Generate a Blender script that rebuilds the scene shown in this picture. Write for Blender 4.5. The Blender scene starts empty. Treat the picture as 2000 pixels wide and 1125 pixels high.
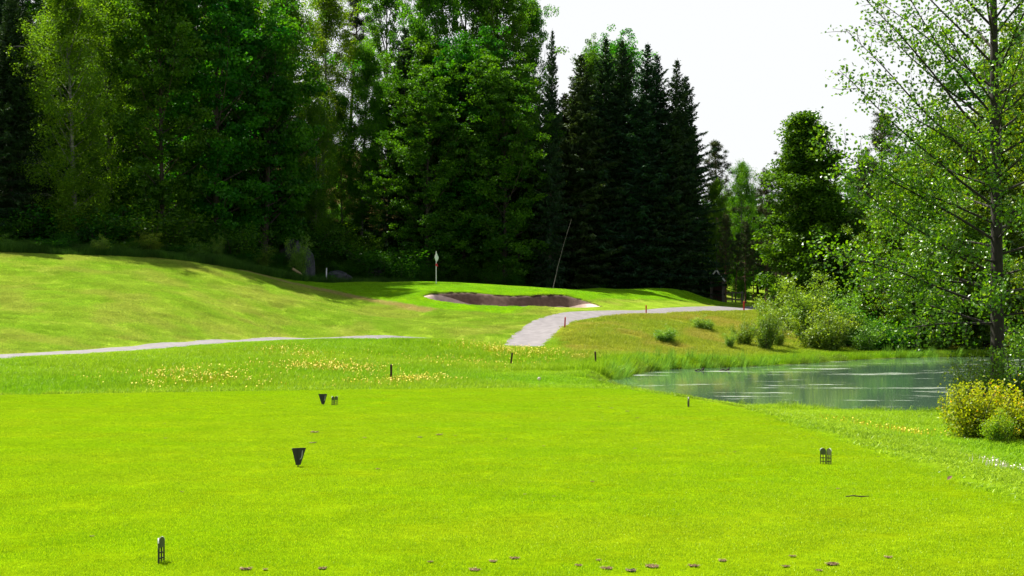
import bpy, math, random
import numpy as np
from mathutils import Vector, Matrix, Euler
R = math.radians
scene = bpy.context.scene
COL = scene.collection
# ------------------------------------------------------------------ camera, sky, sun, exposure
F = 2747.0; HV = 612.0; EYE = 1.65          # focal length and horizon row in 2000 px units, eye height
cam_d = bpy.data.cameras.new('camera'); cam = bpy.data.objects.new('camera', cam_d); COL.objects.link(cam)
cam.location = (0, 0, EYE); cam.rotation_euler = (R(90), 0, 0)
cam_d.sensor_width = 36; cam_d.lens = 36 * F / 2000; cam_d.shift_y = (HV - 562.5) / 2000
cam_d.clip_end = 3000; cam_d.clip_start = 0.1
scene.camera = cam
SUN_EL, SUN_AZ = R(59), R(-52)              # azimuth from +Y, negative = left
sdir = Vector((math.sin(SUN_AZ) * math.cos(SUN_EL), math.cos(SUN_AZ) * math.cos(SUN_EL), math.sin(SUN_EL)))
sl = bpy.data.lights.new('sun', 'SUN'); sl.energy = 5.0; sl.angle = R(0.53); sl.color = (1.0, 0.95, 0.84)
so = bpy.data.objects.new('sun', sl); COL.objects.link(so); so.rotation_euler = sdir.to_track_quat('Z', 'Y').to_euler(); so.location = (-30, 40, 60)
w = bpy.data.worlds.new("World"); scene.world = w; w.use_nodes = True
nt = w.node_tree; nt.nodes.clear()
out = nt.nodes.new('ShaderNodeOutputWorld'); bg = nt.nodes.new('ShaderNodeBackground')
sky = nt.nodes.new('ShaderNodeTexSky'); sky.sky_type = 'NISHITA'; sky.sun_disc = False
sky.sun_elevation = SUN_EL; sky.sun_rotation = SUN_AZ; sky.air_density = 1.0; sky.dust_density = 3.0; sky.altitude = 50
# thin bright summer haze low over the horizon, mixed over the sky texture
tc = nt.nodes.new('ShaderNodeTexCoord'); sx = nt.nodes.new('ShaderNodeSeparateXYZ'); nt.links.new(tc.outputs['Generated'], sx.inputs[0])
mr = nt.nodes.new('ShaderNodeMapRange'); mr.inputs['From Min'].default_value = 0.20; mr.inputs['From Max'].default_value = 0.55
mr.inputs['To Min'].default_value = 1.0; mr.inputs['To Max'].default_value = 0.0; mr.interpolation_type = 'SMOOTHSTEP'
nt.links.new(sx.outputs['Z'], mr.inputs['Value'])
hz = nt.nodes.new('ShaderNodeMix'); hz.data_type = 'RGBA'; hz.inputs[7].default_value = (6.2, 6.3, 6.4, 1)
nt.links.new(mr.outputs[0], hz.inputs[0]); nt.links.new(sky.outputs[0], hz.inputs[6])
nt.links.new(hz.outputs[2], bg.inputs[0]); bg.inputs[1].default_value = 0.06
nt.links.new(bg.outputs[0], out.inputs[0])
vs = scene.view_settings; vs.view_transform = 'Standard'; vs.look = 'None'; vs.gamma = 1; vs.exposure = 1.4
scene.cycles.max_bounces = 6; scene.cycles.diffuse_bounces = 3; scene.cycles.glossy_bounces = 3; scene.cycles.transmission_bounces = 4

# ------------------------------------------------------------------ helpers
def P(u, v, Y): return ((u - 1000) / F * Y, Y, EYE + (HV - v) / F * Y)
def tag(o, label=None, cat=None, group=None, kind=None):
    if label: o['label'] = label
    if cat: o['category'] = cat
    if group: o['group'] = group
    if kind: o['kind'] = kind
    return o
def obj(name, me, parent=None, mat=None):
    o = bpy.data.objects.new(name, me); COL.objects.link(o)
    if mat is not None and me is not None and not me.materials: me.materials.append(mat)
    if parent: o.parent = parent
    return o
def empty(name, loc, rz=0, sc=(1, 1, 1)):
    o = bpy.data.objects.new(name, None); COL.objects.link(o); o.location = loc; o.rotation_euler = (0, 0, rz); o.scale = sc
    o.empty_display_size = 0.2
    return o
def copy_tree(root):
    c = root.copy(); COL.objects.link(c)
    for ch in root.children:
        d = ch.copy(); COL.objects.link(d); d.parent = c
        for g in ch.children:
            e = g.copy(); COL.objects.link(e); e.parent = d
    return c
class G:                                     # numpy geometry buffer
    def __init__(s): s.v = []; s.f = []; s.n = 0; s.a = []
    def add(s, v, f, a=0.5):
        v = np.asarray(v, np.float32).reshape(-1, 3); f = np.asarray(f, np.int64)
        s.v.append(v); s.f.append(f + s.n); s.n += len(v)
        s.a.append(np.broadcast_to(np.asarray(a, np.float32), (len(f),)).copy())
    def mesh(s, name, mat, smooth=False, attr=True):
        V = np.concatenate(s.v); me = bpy.data.meshes.new(name)
        loops = np.concatenate([f.ravel() for f in s.f]); cnt = np.concatenate([np.full(len(f), f.shape[1]) for f in s.f])
        me.vertices.add(len(V)); me.vertices.foreach_set('co', V.ravel())
        me.loops.add(len(loops)); me.loops.foreach_set('vertex_index', loops.astype(np.int32))
        me.polygons.add(len(cnt)); st = np.concatenate([[0], np.cumsum(cnt)[:-1]])
        me.polygons.foreach_set('loop_start', st.astype(np.int32)); me.polygons.foreach_set('loop_total', cnt.astype(np.int32))
        me.polygons.foreach_set('use_smooth', np.full(len(cnt), smooth))
        if attr:
            at = me.attributes.new('var', 'FLOAT', 'FACE'); at.data.foreach_set('value', np.concatenate(s.a))
        me.update(calc_edges=True); me.validate()
        if mat is not None: me.materials.append(mat)
        return me
    def tube(s, pts, rad, sides=6, cap=True):
        pts = np.asarray(pts, float); n = len(pts); rad = np.broadcast_to(np.asarray(rad, float), (n,))
        t = np.gradient(pts, axis=0); t /= np.linalg.norm(t, axis=1)[:, None] + 1e-9
        ref = np.array([0, 0, 1.0]) if abs(t[0, 2]) < 0.9 else np.array([1.0, 0, 0])
        a = np.cross(t, ref); a /= np.linalg.norm(a, axis=1)[:, None] + 1e-9; b = np.cross(t, a)
        an = np.linspace(0, 2 * np.pi, sides, endpoint=False)
        V = pts[:, None] + rad[:, None, None] * (np.cos(an)[None, :, None] * a[:, None] + np.sin(an)[None, :, None] * b[:, None])
        i = np.arange(n - 1)[:, None] * sides; j = np.arange(sides)[None]; k = (j + 1) % sides
        s.add(V.reshape(-1, 3), np.stack([i + j, i + k, i + sides + k, i + sides + j], -1).reshape(-1, 4))
        if cap:
            c0 = np.vstack([V[-1], pts[-1][None]]); fj = np.arange(sides)
            s.add(c0, np.stack([fj, (fj + 1) % sides, np.full(sides, sides)], -1))
            c0 = np.vstack([V[0], pts[0][None]]); s.add(c0, np.stack([(fj + 1) % sides, fj, np.full(sides, sides)], -1))
    def box(s, c, d, rot=None):
        c = np.asarray(c, float); d = np.asarray(d, float) / 2
        V = np.array([[x, y, z] for x in (-1, 1) for y in (-1, 1) for z in (-1, 1)]) * d
        if rot is not None: V = V @ np.array(rot.to_3x3()).T
        s.add(V + c, [[0, 1, 3, 2], [4, 6, 7, 5], [0, 4, 5, 1], [2, 3, 7, 6], [0, 2, 6, 4], [1, 5, 7, 3]])
    def prism(s, poly, th, yaw=0, o=(0, 0, 0)):   # outline in x,z extruded along y, both faces as fans
        p = np.array(poly, float); n = len(p); c = p.mean(0)
        fr = np.c_[p[:, 0], np.full(n, -th / 2), p[:, 1]]; bk = np.c_[p[:, 0], np.full(n, th / 2), p[:, 1]]
        V = np.vstack([fr, bk, [[c[0], -th / 2, c[1]], [c[0], th / 2, c[1]]]])
        cy, sy = math.cos(yaw), math.sin(yaw); V = V @ np.array([[cy, sy, 0], [-sy, cy, 0], [0, 0, 1]]) + np.array(o)
        i = np.arange(n); k = (i + 1) % n
        s.add(V, np.vstack([np.stack([i, k, np.full(n, 2 * n)], -1), np.stack([k + n, i + n, np.full(n, 2 * n + 1)], -1)]))
        s.add(V, np.stack([k, i, i + n, k + n], -1))
def leaves(g, C, L, W, rng, up=0.6, outward=None, axis=None, fold=0.0, var=None, six=False):
    """rhombic leaf faces at centres C"""
    N = len(C); L = np.broadcast_to(L, (N,)) * rng.uniform(.65, 1.25, N); W = np.broadcast_to(W, (N,)) * rng.uniform(.7, 1.2, N)
    nrm = rng.normal(0, 1, (N, 3)) * 0.75; nrm[:, 2] += up
    if outward is not None: nrm += outward
    nrm /= np.linalg.norm(nrm, axis=1)[:, None] + 1e-9
    ax = rng.normal(0, 1, (N, 3)) if axis is None else axis + rng.normal(0, .25, (N, 3))
    ax -= (ax * nrm).sum(1)[:, None] * nrm; ax /= np.linalg.norm(ax, axis=1)[:, None] + 1e-9
    sd = np.cross(nrm, ax)
    a = C - ax * L[:, None] / 2; b = C + sd * W[:, None] / 2 - ax * L[:, None] * .06; c = C + ax * L[:, None] / 2; d = C - sd * W[:, None] / 2 - ax * L[:, None] * .06
    if fold: b = b + nrm * W[:, None] * fold; d = d + nrm * W[:, None] * fold
    V = np.stack([a, b, c, d], 1).reshape(-1, 3); i = np.arange(N)[:, None] * 4
    v = rng.uniform(0, 1, N) if var is None else np.clip(var + rng.normal(0, .15, N), 0, 1)
    if fold:
        g.add(V, np.concatenate([i + [0, 1, 2], i + [0, 2, 3]], 1).reshape(-1, 3), np.repeat(v, 2))
    else:
        g.add(V, i + [0, 1, 2, 3], v)
def vnoise(x, y, s, seed=0):
    x = np.asarray(x, float) / s + 1000; y = np.asarray(y, float) / s + 1000; i = np.floor(x).astype(np.int64); j = np.floor(y).astype(np.int64); fx = x - i; fy = y - j
    fx = fx * fx * (3 - 2 * fx); fy = fy * fy * (3 - 2 * fy)
    h = lambda a, b: ((np.sin(a * 127.1 + b * 311.7 + seed * 74.7) * 43758.5453) % 1.0)
    return (h(i, j) * (1 - fx) + h(i + 1, j) * fx) * (1 - fy) + (h(i, j + 1) * (1 - fx) + h(i + 1, j + 1) * fx) * fy
def fbm(x, y, s, seed=0): return (vnoise(x, y, s, seed) + .5 * vnoise(x, y, s / 2.1, seed + 1) + .25 * vnoise(x, y, s / 4.3, seed + 2)) / 1.75
def sstep(a, b, x): t = np.clip((x - a) / (b - a), 0, 1); return t * t * (3 - 2 * t)
def poly_sd(x, y, poly):                     # signed distance, negative inside
    x = np.asarray(x, float); y = np.asarray(y, float); d = np.full(x.shape, 1e9); ins = np.zeros(x.shape, bool); p = np.array(poly, float); n = len(p)
    for i in range(n):
        ax, ay = p[i]; bx, by = p[(i + 1) % n]; ex, ey = bx - ax, by - ay
        t = np.clip(((x - ax) * ex + (y - ay) * ey) / (ex * ex + ey * ey + 1e-12), 0, 1)
        d = np.minimum(d, np.hypot(x - ax - t * ex, y - ay - t * ey))
        c = ((ay > y) != (by > y)) & (x < (bx - ax) * (y - ay) / ((by - ay) if by != ay else 1e-9) + ax); ins ^= c
    return np.where(ins, -d, d)
def line_d(x, y, pts):
    x = np.asarray(x, float); y = np.asarray(y, float); d = np.full(x.shape, 1e9)
    for (ax, ay), (bx, by) in zip(pts[:-1], pts[1:]):
        ex, ey = bx - ax, by - ay; t = np.clip(((x - ax) * ex + (y - ay) * ey) / (ex * ex + ey * ey + 1e-12), 0, 1)
        d = np.minimum(d, np.hypot(x - ax - t * ex, y - ay - t * ey))
    return d
def catmull(pts, k=8):
    p = np.array(pts, float); p = np.vstack([2 * p[0] - p[1], p, 2 * p[-1] - p[-2]]); o = []
    for i in range(1, len(p) - 2):
        for t in np.linspace(0, 1, k, endpoint=False):
            o.append(.5 * ((2 * p[i]) + (-p[i - 1] + p[i + 1]) * t + (2 * p[i - 1] - 5 * p[i] + 4 * p[i + 1] - p[i + 2]) * t * t + (-p[i - 1] + 3 * p[i] - 3 * p[i + 1] + p[i + 2]) * t ** 3))
    o.append(p[-2]); return np.array(o)

# ------------------------------------------------------------------ terrain shape
TEE = [(-60, -40), (-60, 24), (-10.3, 28.3), (-6.5, 29.5), (-2.7, 30.6), (0.8, 31.2), (2.3, 30.7), (3.0, 28.5), (3.6, 26), (4.1, 22.5), (4.25, 17.9), (4.4, 12), (4.6, -40)]
WZ = -0.9
POND = [(14, 34), (10.7, 33.6), (7.8, 34.4), (5.6, 37.3), (4.6, 42), (3.9, 46), (3.0, 50), (3.6, 53.5), (4.6, 57), (5.6, 61), (6.9, 64), (9, 65.6), (11.5, 67.6), (14, 70), (16.6, 74), (19.8, 78), (23, 81), (28, 83), (36, 81), (46, 72), (48, 45), (32, 34)]
PATHP = [P(*a) for a in [(-260, 714, 48), (-100, 703, 51), (0, 695, 54), (100, 690, 56.5), (200, 684, 59.5), (300, 676, 63), (400, 668, 67), (500, 664, 71), (620, 661, 75), (740, 663, 77), (830, 672, 77), (900, 682, 75), (960, 687, 73), (1008, 683, 73), (1030, 670, 75.5), (1045, 655, 79), (1060, 640, 81.5), (1078, 628, 84.5), (1110, 618.5, 87), (1160, 612, 89.5), (1220, 608.5, 92.5), (1300, 606, 96.5), (1380, 603, 101), (1440, 601, 106), (1500, 600, 115), (1560, 599, 126)]]
PC = catmull(PATHP, 8); PW = 1.3
def pw(x, y): return np.interp(x, [-9, -1], [1.15, PW])   # the path is narrower left of the valley
BK_BACK = [P(*a) for a in [(823, 577, 92.5), (850, 571, 94), (890, 569, 95), (930, 570, 95.5), (960, 573, 95.5), (1000, 576, 95.5), (1040, 575, 96.5), (1080, 574, 97.5), (1110, 576, 98), (1150, 588, 97.5), (1178, 598, 96)]]
BK_FRONT = [P(*a) for a in [(823, 577, 92.5), (845, 585, 92), (880, 590.5, 91.5), (910, 594, 91), (950, 597, 90.5), (1000, 598.5, 90.5), (1060, 599.5, 91.5), (1100, 600, 93), (1150, 600, 95), (1178, 598, 96)]]
BB = catmull(BK_BACK, 6); BF = catmull(BK_FRONT, 6)
BPOLY = [tuple(p[:2]) for p in BF] + [tuple(p[:2]) for p in BB[::-1]][1:-1]
ctrl = list(PATHP) + BK_BACK + BK_FRONT[1:-1]
for i_ in range(1, 9):                       # the cart path lies level across on its left stretch
    (ax_, ay_, _), (bx_, by_, bz_), (cx_, cy_, _) = PATHP[i_ - 1], PATHP[i_], PATHP[i_ + 1]; dx_, dy_ = cx_ - ax_, cy_ - ay_; dl_ = math.hypot(dx_, dy_)
    ctrl += [(bx_ - dy_ / dl_ * 1.3, by_ + dx_ / dl_ * 1.3, bz_ + .02), (bx_ + dy_ / dl_ * 1.3, by_ - dx_ / dl_ * 1.3, bz_ - .02)]
ctrl += [(6, 10, -.22), (9, 10, -.28), (16, 10, -.3), (8, 18, -.3), (12, 18, -.3), (20, 20, -.3), (7, 25, -.42), (12, 26, -.45), (5, 31, -.6), (12, 31, -.62), (20, 28, -.5), (32, 26, -.5),
         (0, 34, -.75), (-8, 33, -.65), (-16, 31, -.55), (-30, 30, -.5), (0, 40, -.9), (-10, 40, -.75), (2.6, 43, -.85), (-60, 30, -.4), (-60, 60, .6), (-60, 90, 5.5), (4.6, 20, -.2), (-5, 20, -.2), (-20, 15, -.1), (0, 5, 0), (30, 5, 0), (-50, 5, 0)]
ctrl += [P(*a) for a in [
    (764, 748, 47), (998, 715, 62), (1164, 715, 58), (0, 735, 45), (200, 730, 47), (400, 735, 45), (600, 700, 56), (400, 695, 57), (850, 667, 70), (900, 669, 69), (945, 677, 68), (1010, 684, 67.5), (1080, 683, 70), (760, 668, 70), (640, 673, 66),
    (0, 500, 85), (200, 505, 87), (400, 520, 90), (500, 535, 93), (600, 550, 97), (-200, 495, 80), (-200, 600, 66), (0, 600, 69), (200, 600, 71), (400, 600, 76), (600, 600, 83), (0, 550, 77), (200, 550, 78.5), (400, 560, 83), (500, 560, 87), (0, 655, 61), (200, 648, 65.5), (400, 640, 72), (600, 643, 78.5),
    (760, 640, 80), (900, 650, 79), (700, 610, 86), (760, 580, 93), (700, 560, 98), (850, 625, 85), (950, 625, 85), (960, 655, 78), (850, 605, 88), (1000, 612, 88), (1080, 607, 89.5), (1230, 603, 97), (1180, 605, 93.5),
    (700, 550.5, 101), (850, 553, 100), (930, 556, 100.5), (1000, 560, 101), (1080, 565, 102), (1150, 572, 103), (1220, 578, 104.5), (1300, 584, 106), (1370, 592, 109), (1400, 596, 111), (780, 553, 108), (900, 560, 110), (1050, 568, 111), (600, 556, 106),
    (1290, 563, 112), (1240, 565.5, 112), (1220, 568, 112), (1170, 563.5, 112), (1140, 567, 112), (1340, 569, 113), (1380, 583, 114), (1410, 593, 116), (1280, 582, 116), (1200, 580, 116),
    (1103, 640, 79.5), (1150, 660, 74), (1150, 690, 67), (1250, 640, 83), (1250, 680, 73), (1262, 613.5, 92), (1350, 630, 88), (1350, 680, 75), (1450, 606, 103), (1450, 645, 86), (1450, 690, 76), (1550, 607, 110), (1550, 650, 89), (1560, 690, 78), (1650, 655, 92), (1700, 682, 87), (1850, 685, 90),
    (1460, 597, 125), (1550, 597, 130), (1480, 592, 150), (1550, 577, 170), (1650, 577, 170),
    (50, 480, 96), (150, 480, 98), (300, 483, 99), (450, 492, 104), (560, 503, 108), (640, 525, 110), (740, 545, 112), (600, 350, 130), (300, 350, 124), (0, 350, 118), (800, 430, 134), (1000, 500, 136), (1200, 556, 136)]]
ctrl += [(26, 92, .2), (38, 95, .8), (50, 90, 1), (55, 60, .4), (55, 30, 0), (-70, 160, 25), (-20, 160, 20), (0, 160, 13), (18, 160, 6), (30, 200, 6), (60, 200, 7), (60, 140, 3), (-70, 200, 28), (-20, 200, 24), (5, 200, 14), (45, 120, 2)]
CT = np.array(ctrl, float); SC = 50.0
def _phi(r2): return np.where(r2 > 0, r2 * np.log(r2 + 1e-12) * .5, 0)
_X = CT[:, :2] / SC; _n = len(CT); _d2 = ((_X[:, None] - _X[None]) ** 2).sum(-1)
_A = np.zeros((_n + 3, _n + 3)); _A[:_n, :_n] = _phi(_d2) + np.eye(_n) * 2e-5; _A[:_n, _n] = 1; _A[:_n, _n + 1:] = _X; _A[_n, :_n] = 1; _A[_n + 1:, :_n] = _X.T
_W = np.linalg.solve(_A, np.r_[CT[:, 2], 0, 0, 0])
def rbf(x, y):
    x = np.clip(np.asarray(x, float), -75, 60) / SC; y = np.clip(np.asarray(y, float), 2, 205) / SC; o = np.zeros(x.shape).ravel(); xf = x.ravel(); yf = y.ravel()
    for i in range(0, len(xf), 20000):
        a = xf[i:i + 20000]; b = yf[i:i + 20000]; d2 = (a[:, None] - _X[None, :, 0]) ** 2 + (b[:, None] - _X[None, :, 1]) ** 2
        o[i:i + 20000] = _phi(d2) @ _W[:_n] + _W[_n] + _W[_n + 1] * a + _W[_n + 2] * b
    return o.reshape(x.shape)
BFx, BFy, BFz = BF.T; BBx, BBy, BBz = BB.T
def sand_z(x, y):
    fz = np.interp(x, BFx, BFz) - .10; bz = np.interp(x, BBx, BBz) - .10; dB = line_d(x, y, [tuple(p[:2]) for p in BB])
    dF = line_d(x, y, [tuple(p[:2]) for p in BF])
    t = sstep(0.02, .62, dB); z = bz + (fz - .05 - bz) * t
    return z - .0 * dF
def H0(x, y):
    x = np.asarray(x, float); y = np.asarray(y, float); z = rbf(x, y)
    z = z + (fbm(x, y, 3.0, 5) - .5) * .10 * sstep(0, 3, line_d(x, y, [tuple(p[:2]) for p in PC])) * np.where(y < 140, 1, 0)
    pd = poly_sd(x, y, POND)
    z = np.where(pd > 0, np.minimum(np.maximum(z, WZ + .04 + .05 * np.minimum(pd, 4)), WZ + .03 + .45 * pd + .02 * pd ** 2), WZ - .05 - np.clip(-pd * .4, 0, 1.0))
    td = poly_sd(x, y, TEE); s = sstep(0, 2.4, td)
    return np.where(td > 0, z * s, 0)
def H(x, y):
    z = H0(x, y); bd = poly_sd(x, y, BPOLY); m = sstep(0, .22, -bd); near = bd < 0
    zs = np.where(near, sand_z(x, y) - .15, z); z = np.where(near, z * (1 - m) + np.minimum(z, zs) * m, z)
    pdist = line_d(x, y, [tuple(p[:2]) for p in PC]); return z - .07 * (1 - sstep(pw(x, y) - .25, pw(x, y) - .02, pdist))
def h1(x, y): return float(H(np.array([x]), np.array([y]))[0])
def rng_ax(segs):
    o = [segs[0][0]]
    for a, b, st in segs: o += list(np.linspace(a, b, max(1, int(round((b - a) / st))) + 1)[1:])
    return np.array(o)
gx = rng_ax([(-900, -100, 80), (-100, -45, 3), (-45, -12, .5), (-12, 14, .22), (14, 34, .4), (34, 100, 3), (100, 900, 80)])
gy = rng_ax([(-100, -10, 10), (-10, 5, 1.5), (5, 24, .5), (24, 34, .22), (34, 86, .33), (86, 114, .2), (114, 140, .6), (140, 220, 4), (220, 1500, 80)])
GX, GY = np.meshgrid(gx, gy); GZ = H(GX, GY)

# ------------------------------------------------------------------ colours of the turf (plant colour, not light)
APRON = [P(*a)[:2] for a in [(500, 534, 93), (560, 545, 96), (640, 553, 100), (700, 551, 110), (1420, 560, 122), (1420, 597, 113), (1300, 601, 105), (1200, 604, 101), (1080, 612, 94), (1000, 606, 88), (900, 606, 88), (820, 600, 89), (740, 588, 91), (640, 566, 94)]]
FESC = [P(*a)[:2] for a in [(480, 534, 93), (520, 541, 93.5), (580, 556, 93), (640, 568, 93), (700, 582, 92), (760, 592, 90), (830, 602, 88)]]
def turf(x, y):
    x = np.asarray(x, float); y = np.asarray(y, float)
    n1 = fbm(x, y, 7, 11)[..., None]; n2 = fbm(x * .6, y * 1.6, 1.6, 23)[..., None]; n3 = fbm(x, y, 2.2, 37)[..., None]
    c = lambda r, g, b: np.array([r, g, b])
    rough = c(.120, .270, .004) * (1 - n1) + c(.210, .310, .010) * n1
    hill = c(.146, .268, .012) * (1 - n2) + c(.228, .308, .030) * n2; n4 = fbm(x, y * 1.3, .9, 71)[..., None]; hill = hill * (1 - .5 * sstep(.45, .7, n3)) + c(.26, .27, .05) * .5 * sstep(.45, .7, n3); hill = hill * (.80 + .60 * n4)
    bank = c(.15, .25, .010) * (1 - n1) + c(.25, .25, .025) * n1; bank = bank * (1 - .45 * sstep(.48, .68, n3)) + c(.31, .23, .05) * .45 * sstep(.48, .68, n3)
    tee = c(.200, .352, .002) * (1 - n2) + c(.250, .356, .005) * n2
    apr = c(.150, .345, .004) * (1 - n2) + c(.200, .360, .006) * n2
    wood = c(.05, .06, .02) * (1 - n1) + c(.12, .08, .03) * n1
    # which side of the cart path: compare distance beyond it
    side = np.interp(x, PC[:105, 0], PC[:105, 1]); up = sstep(-.3, .6, y - side)[..., None]
    col = rough * (1 - up) + hill * up
    isb = ((x > 2.6) & (y > 60) & (y < np.interp(x, PC[104:, 0], PC[104:, 1]))).astype(float)
    kb = (sstep(1.0, 6.0, poly_sd(x, y, POND)) * isb)[..., None]
    col = col * (1 - isb[..., None]) + rough * isb[..., None]; col = col * (1 - kb) + bank * kb
    a = (1 - sstep(-.4, .5, poly_sd(x, y, APRON)))[..., None]; col = col * (1 - a) + apr * a
    fs = (1 - sstep(.5, 1.5, line_d(x, y, FESC) / (0.6 + .0 * x)))[..., None]; col = col * (1 - .75 * fs) + c(.36, .27, .11) * .75 * fs
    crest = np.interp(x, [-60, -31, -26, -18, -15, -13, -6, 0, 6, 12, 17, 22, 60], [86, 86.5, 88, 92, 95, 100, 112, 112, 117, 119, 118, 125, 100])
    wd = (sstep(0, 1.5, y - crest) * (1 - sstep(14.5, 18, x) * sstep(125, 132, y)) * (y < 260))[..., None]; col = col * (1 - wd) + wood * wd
    t = (1 - sstep(-.15, .25, poly_sd(x, y, TEE)))[..., None]; col = col * (1 - t) + tee * t
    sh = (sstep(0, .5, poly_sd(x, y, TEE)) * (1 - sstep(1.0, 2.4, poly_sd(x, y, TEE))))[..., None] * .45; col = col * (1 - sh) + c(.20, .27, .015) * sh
    mud = (1 - sstep(-.1, .28, poly_sd(x, y, POND)))[..., None]; col = col * (1 - mud) + c(.06, .055, .03) * mud
    lip = (1 - sstep(-.05, .05, poly_sd(x, y, BPOLY)))[..., None]; col = col * (1 - lip) + c(.07, .045, .03) * lip
    return col, wd[..., 0]
GC, _ = turf(GX, GY)

# ------------------------------------------------------------------ materials
def new_mat(name):
    m = bpy.data.materials.new(name); m.use_nodes = True; t = m.node_tree; t.nodes.clear(); o = t.nodes.new('ShaderNodeOutputMaterial'); return m, t, o
def N(t, typ, **kw):
    n = t.nodes.new(typ)
    for k, v in kw.items(): setattr(n, k, v)
    return n
def mat_simple(name, c1, c2, scale=8, rough=.8, bump=.3, dist=.01, detail=6, stretch=(1, 1, 1), metal=0, spec=.5):
    m, t, o = new_mat(name); b = N(t, 'ShaderNodeBsdfPrincipled'); tc = N(t, 'ShaderNodeTexCoord'); mp = N(t, 'ShaderNodeMapping'); mp.inputs['Scale'].default_value = stretch
    n = N(t, 'ShaderNodeTexNoise'); n.inputs['Scale'].default_value = scale; n.inputs['Detail'].default_value = detail
    r = N(t, 'ShaderNodeValToRGB'); r.color_ramp.elements[0].position = .32; r.color_ramp.elements[1].position = .68; r.color_ramp.elements[0].color = (*c1, 1); r.color_ramp.elements[1].color = (*c2, 1)
    t.links.new(tc.outputs['Object'], mp.inputs[0]); t.links.new(mp.outputs[0], n.inputs[0]); t.links.new(n.outputs[0], r.inputs[0]); t.links.new(r.outputs[0], b.inputs['Base Color'])
    b.inputs['Roughness'].default_value = rough; b.inputs['Metallic'].default_value = metal; b.inputs['Specular IOR Level'].default_value = spec
    if bump: bu = N(t, 'ShaderNodeBump'); bu.inputs['Strength'].default_value = bump; bu.inputs['Distance'].default_value = dist; t.links.new(n.outputs[0], bu.inputs['Height']); t.links.new(bu.outputs[0], b.inputs['Normal'])
    t.links.new(b.outputs[0], o.inputs[0]); return m
def mat_leaf(name, dark, light, trans=.45, gloss=.02, grough=.45, yellow=None, tboost=(1.35, 1.25, .45)):
    m, t, o = new_mat(name); at = N(t, 'ShaderNodeAttribute', attribute_name='var')
    oi = N(t, 'ShaderNodeObjectInfo'); r = N(t, 'ShaderNodeValToRGB'); r.color_ramp.elements[0].color = (*dark, 1); r.color_ramp.elements[1].color = (*light, 1)
    if yellow: e = r.color_ramp.elements.new(.9); e.color = (*light, 1); r.color_ramp.elements[2].color = (*yellow, 1)
    hsv = N(t, 'ShaderNodeHueSaturation'); mr_ = N(t, 'ShaderNodeMapRange'); mr_.inputs['To Min'].default_value = .475; mr_.inputs['To Max'].default_value = .52
    t.links.new(oi.outputs['Random'], mr_.inputs['Value']); t.links.new(mr_.outputs[0], hsv.inputs['Hue'])
    t.links.new(at.outputs['Fac'], r.inputs[0]); t.links.new(r.outputs[0], hsv.inputs['Color'])
    d = N(t, 'ShaderNodeBsdfDiffuse'); tr = N(t, 'ShaderNodeBsdfTranslucent'); gl = N(t, 'ShaderNodeBsdfGlossy'); gl.inputs['Roughness'].default_value = grough; gl.inputs[0].default_value = (.9, .95, .9, 1)
    mu = N(t, 'ShaderNodeMix', data_type='RGBA', blend_type='MULTIPLY'); mu.inputs[0].default_value = 1; mu.inputs[7].default_value = (*tboost, 1); t.links.new(hsv.outputs[0], mu.inputs[6])
    t.links.new(hsv.outputs[0], d.inputs[0]); t.links.new(mu.outputs[2], tr.inputs[0])
    m1 = N(t, 'ShaderNodeMixShader'); m1.inputs[0].default_value = trans; t.links.new(d.outputs[0], m1.inputs[1]); t.links.new(tr.outputs[0], m1.inputs[2])
    m2 = N(t, 'ShaderNodeMixShader'); m2.inputs[0].default_value = gloss; t.links.new(m1.outputs[0], m2.inputs[1]); t.links.new(gl.outputs[0], m2.inputs[2]); t.links.new(m2.outputs[0], o.inputs[0])
    return m
def mat_grass(name, trans=.4, gloss=.012):
    m, t, o = new_mat(name); at = N(t, 'ShaderNodeAttribute', attribute_name='tint', attribute_type='INSTANCER'); av = N(t, 'ShaderNodeAttribute', attribute_name='var')
    hsv = N(t, 'ShaderNodeHueSaturation'); mv = N(t, 'ShaderNodeMapRange'); mv.inputs['To Min'].default_value = .6; mv.inputs['To Max'].default_value = 1.4; mh = N(t, 'ShaderNodeMapRange'); mh.inputs['To Min'].default_value = .515; mh.inputs['To Max'].default_value = .485
    t.links.new(av.outputs['Fac'], mv.inputs['Value']); t.links.new(av.outputs['Fac'], mh.inputs['Value']); t.links.new(mv.outputs[0], hsv.inputs['Value']); t.links.new(mh.outputs[0], hsv.inputs['Hue']); t.links.new(at.outputs['Color'], hsv.inputs['Color'])
    d = N(t, 'ShaderNodeBsdfDiffuse'); tr = N(t, 'ShaderNodeBsdfTranslucent'); gl = N(t, 'ShaderNodeBsdfGlossy'); gl.inputs['Roughness'].default_value = .4
    t.links.new(hsv.outputs[0], d.inputs[0]); t.links.new(hsv.outputs[0], tr.inputs[0])
    m1 = N(t, 'ShaderNodeMixShader'); m1.inputs[0].default_value = trans; t.links.new(d.outputs[0], m1.inputs[1]); t.links.new(tr.outputs[0], m1.inputs[2])
    m2 = N(t, 'ShaderNodeMixShader'); m2.inputs[0].default_value = gloss; t.links.new(m1.outputs[0], m2.inputs[1]); t.links.new(gl.outputs[0], m2.inputs[2]); t.links.new(m2.outputs[0], o.inputs[0]); return m
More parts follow.
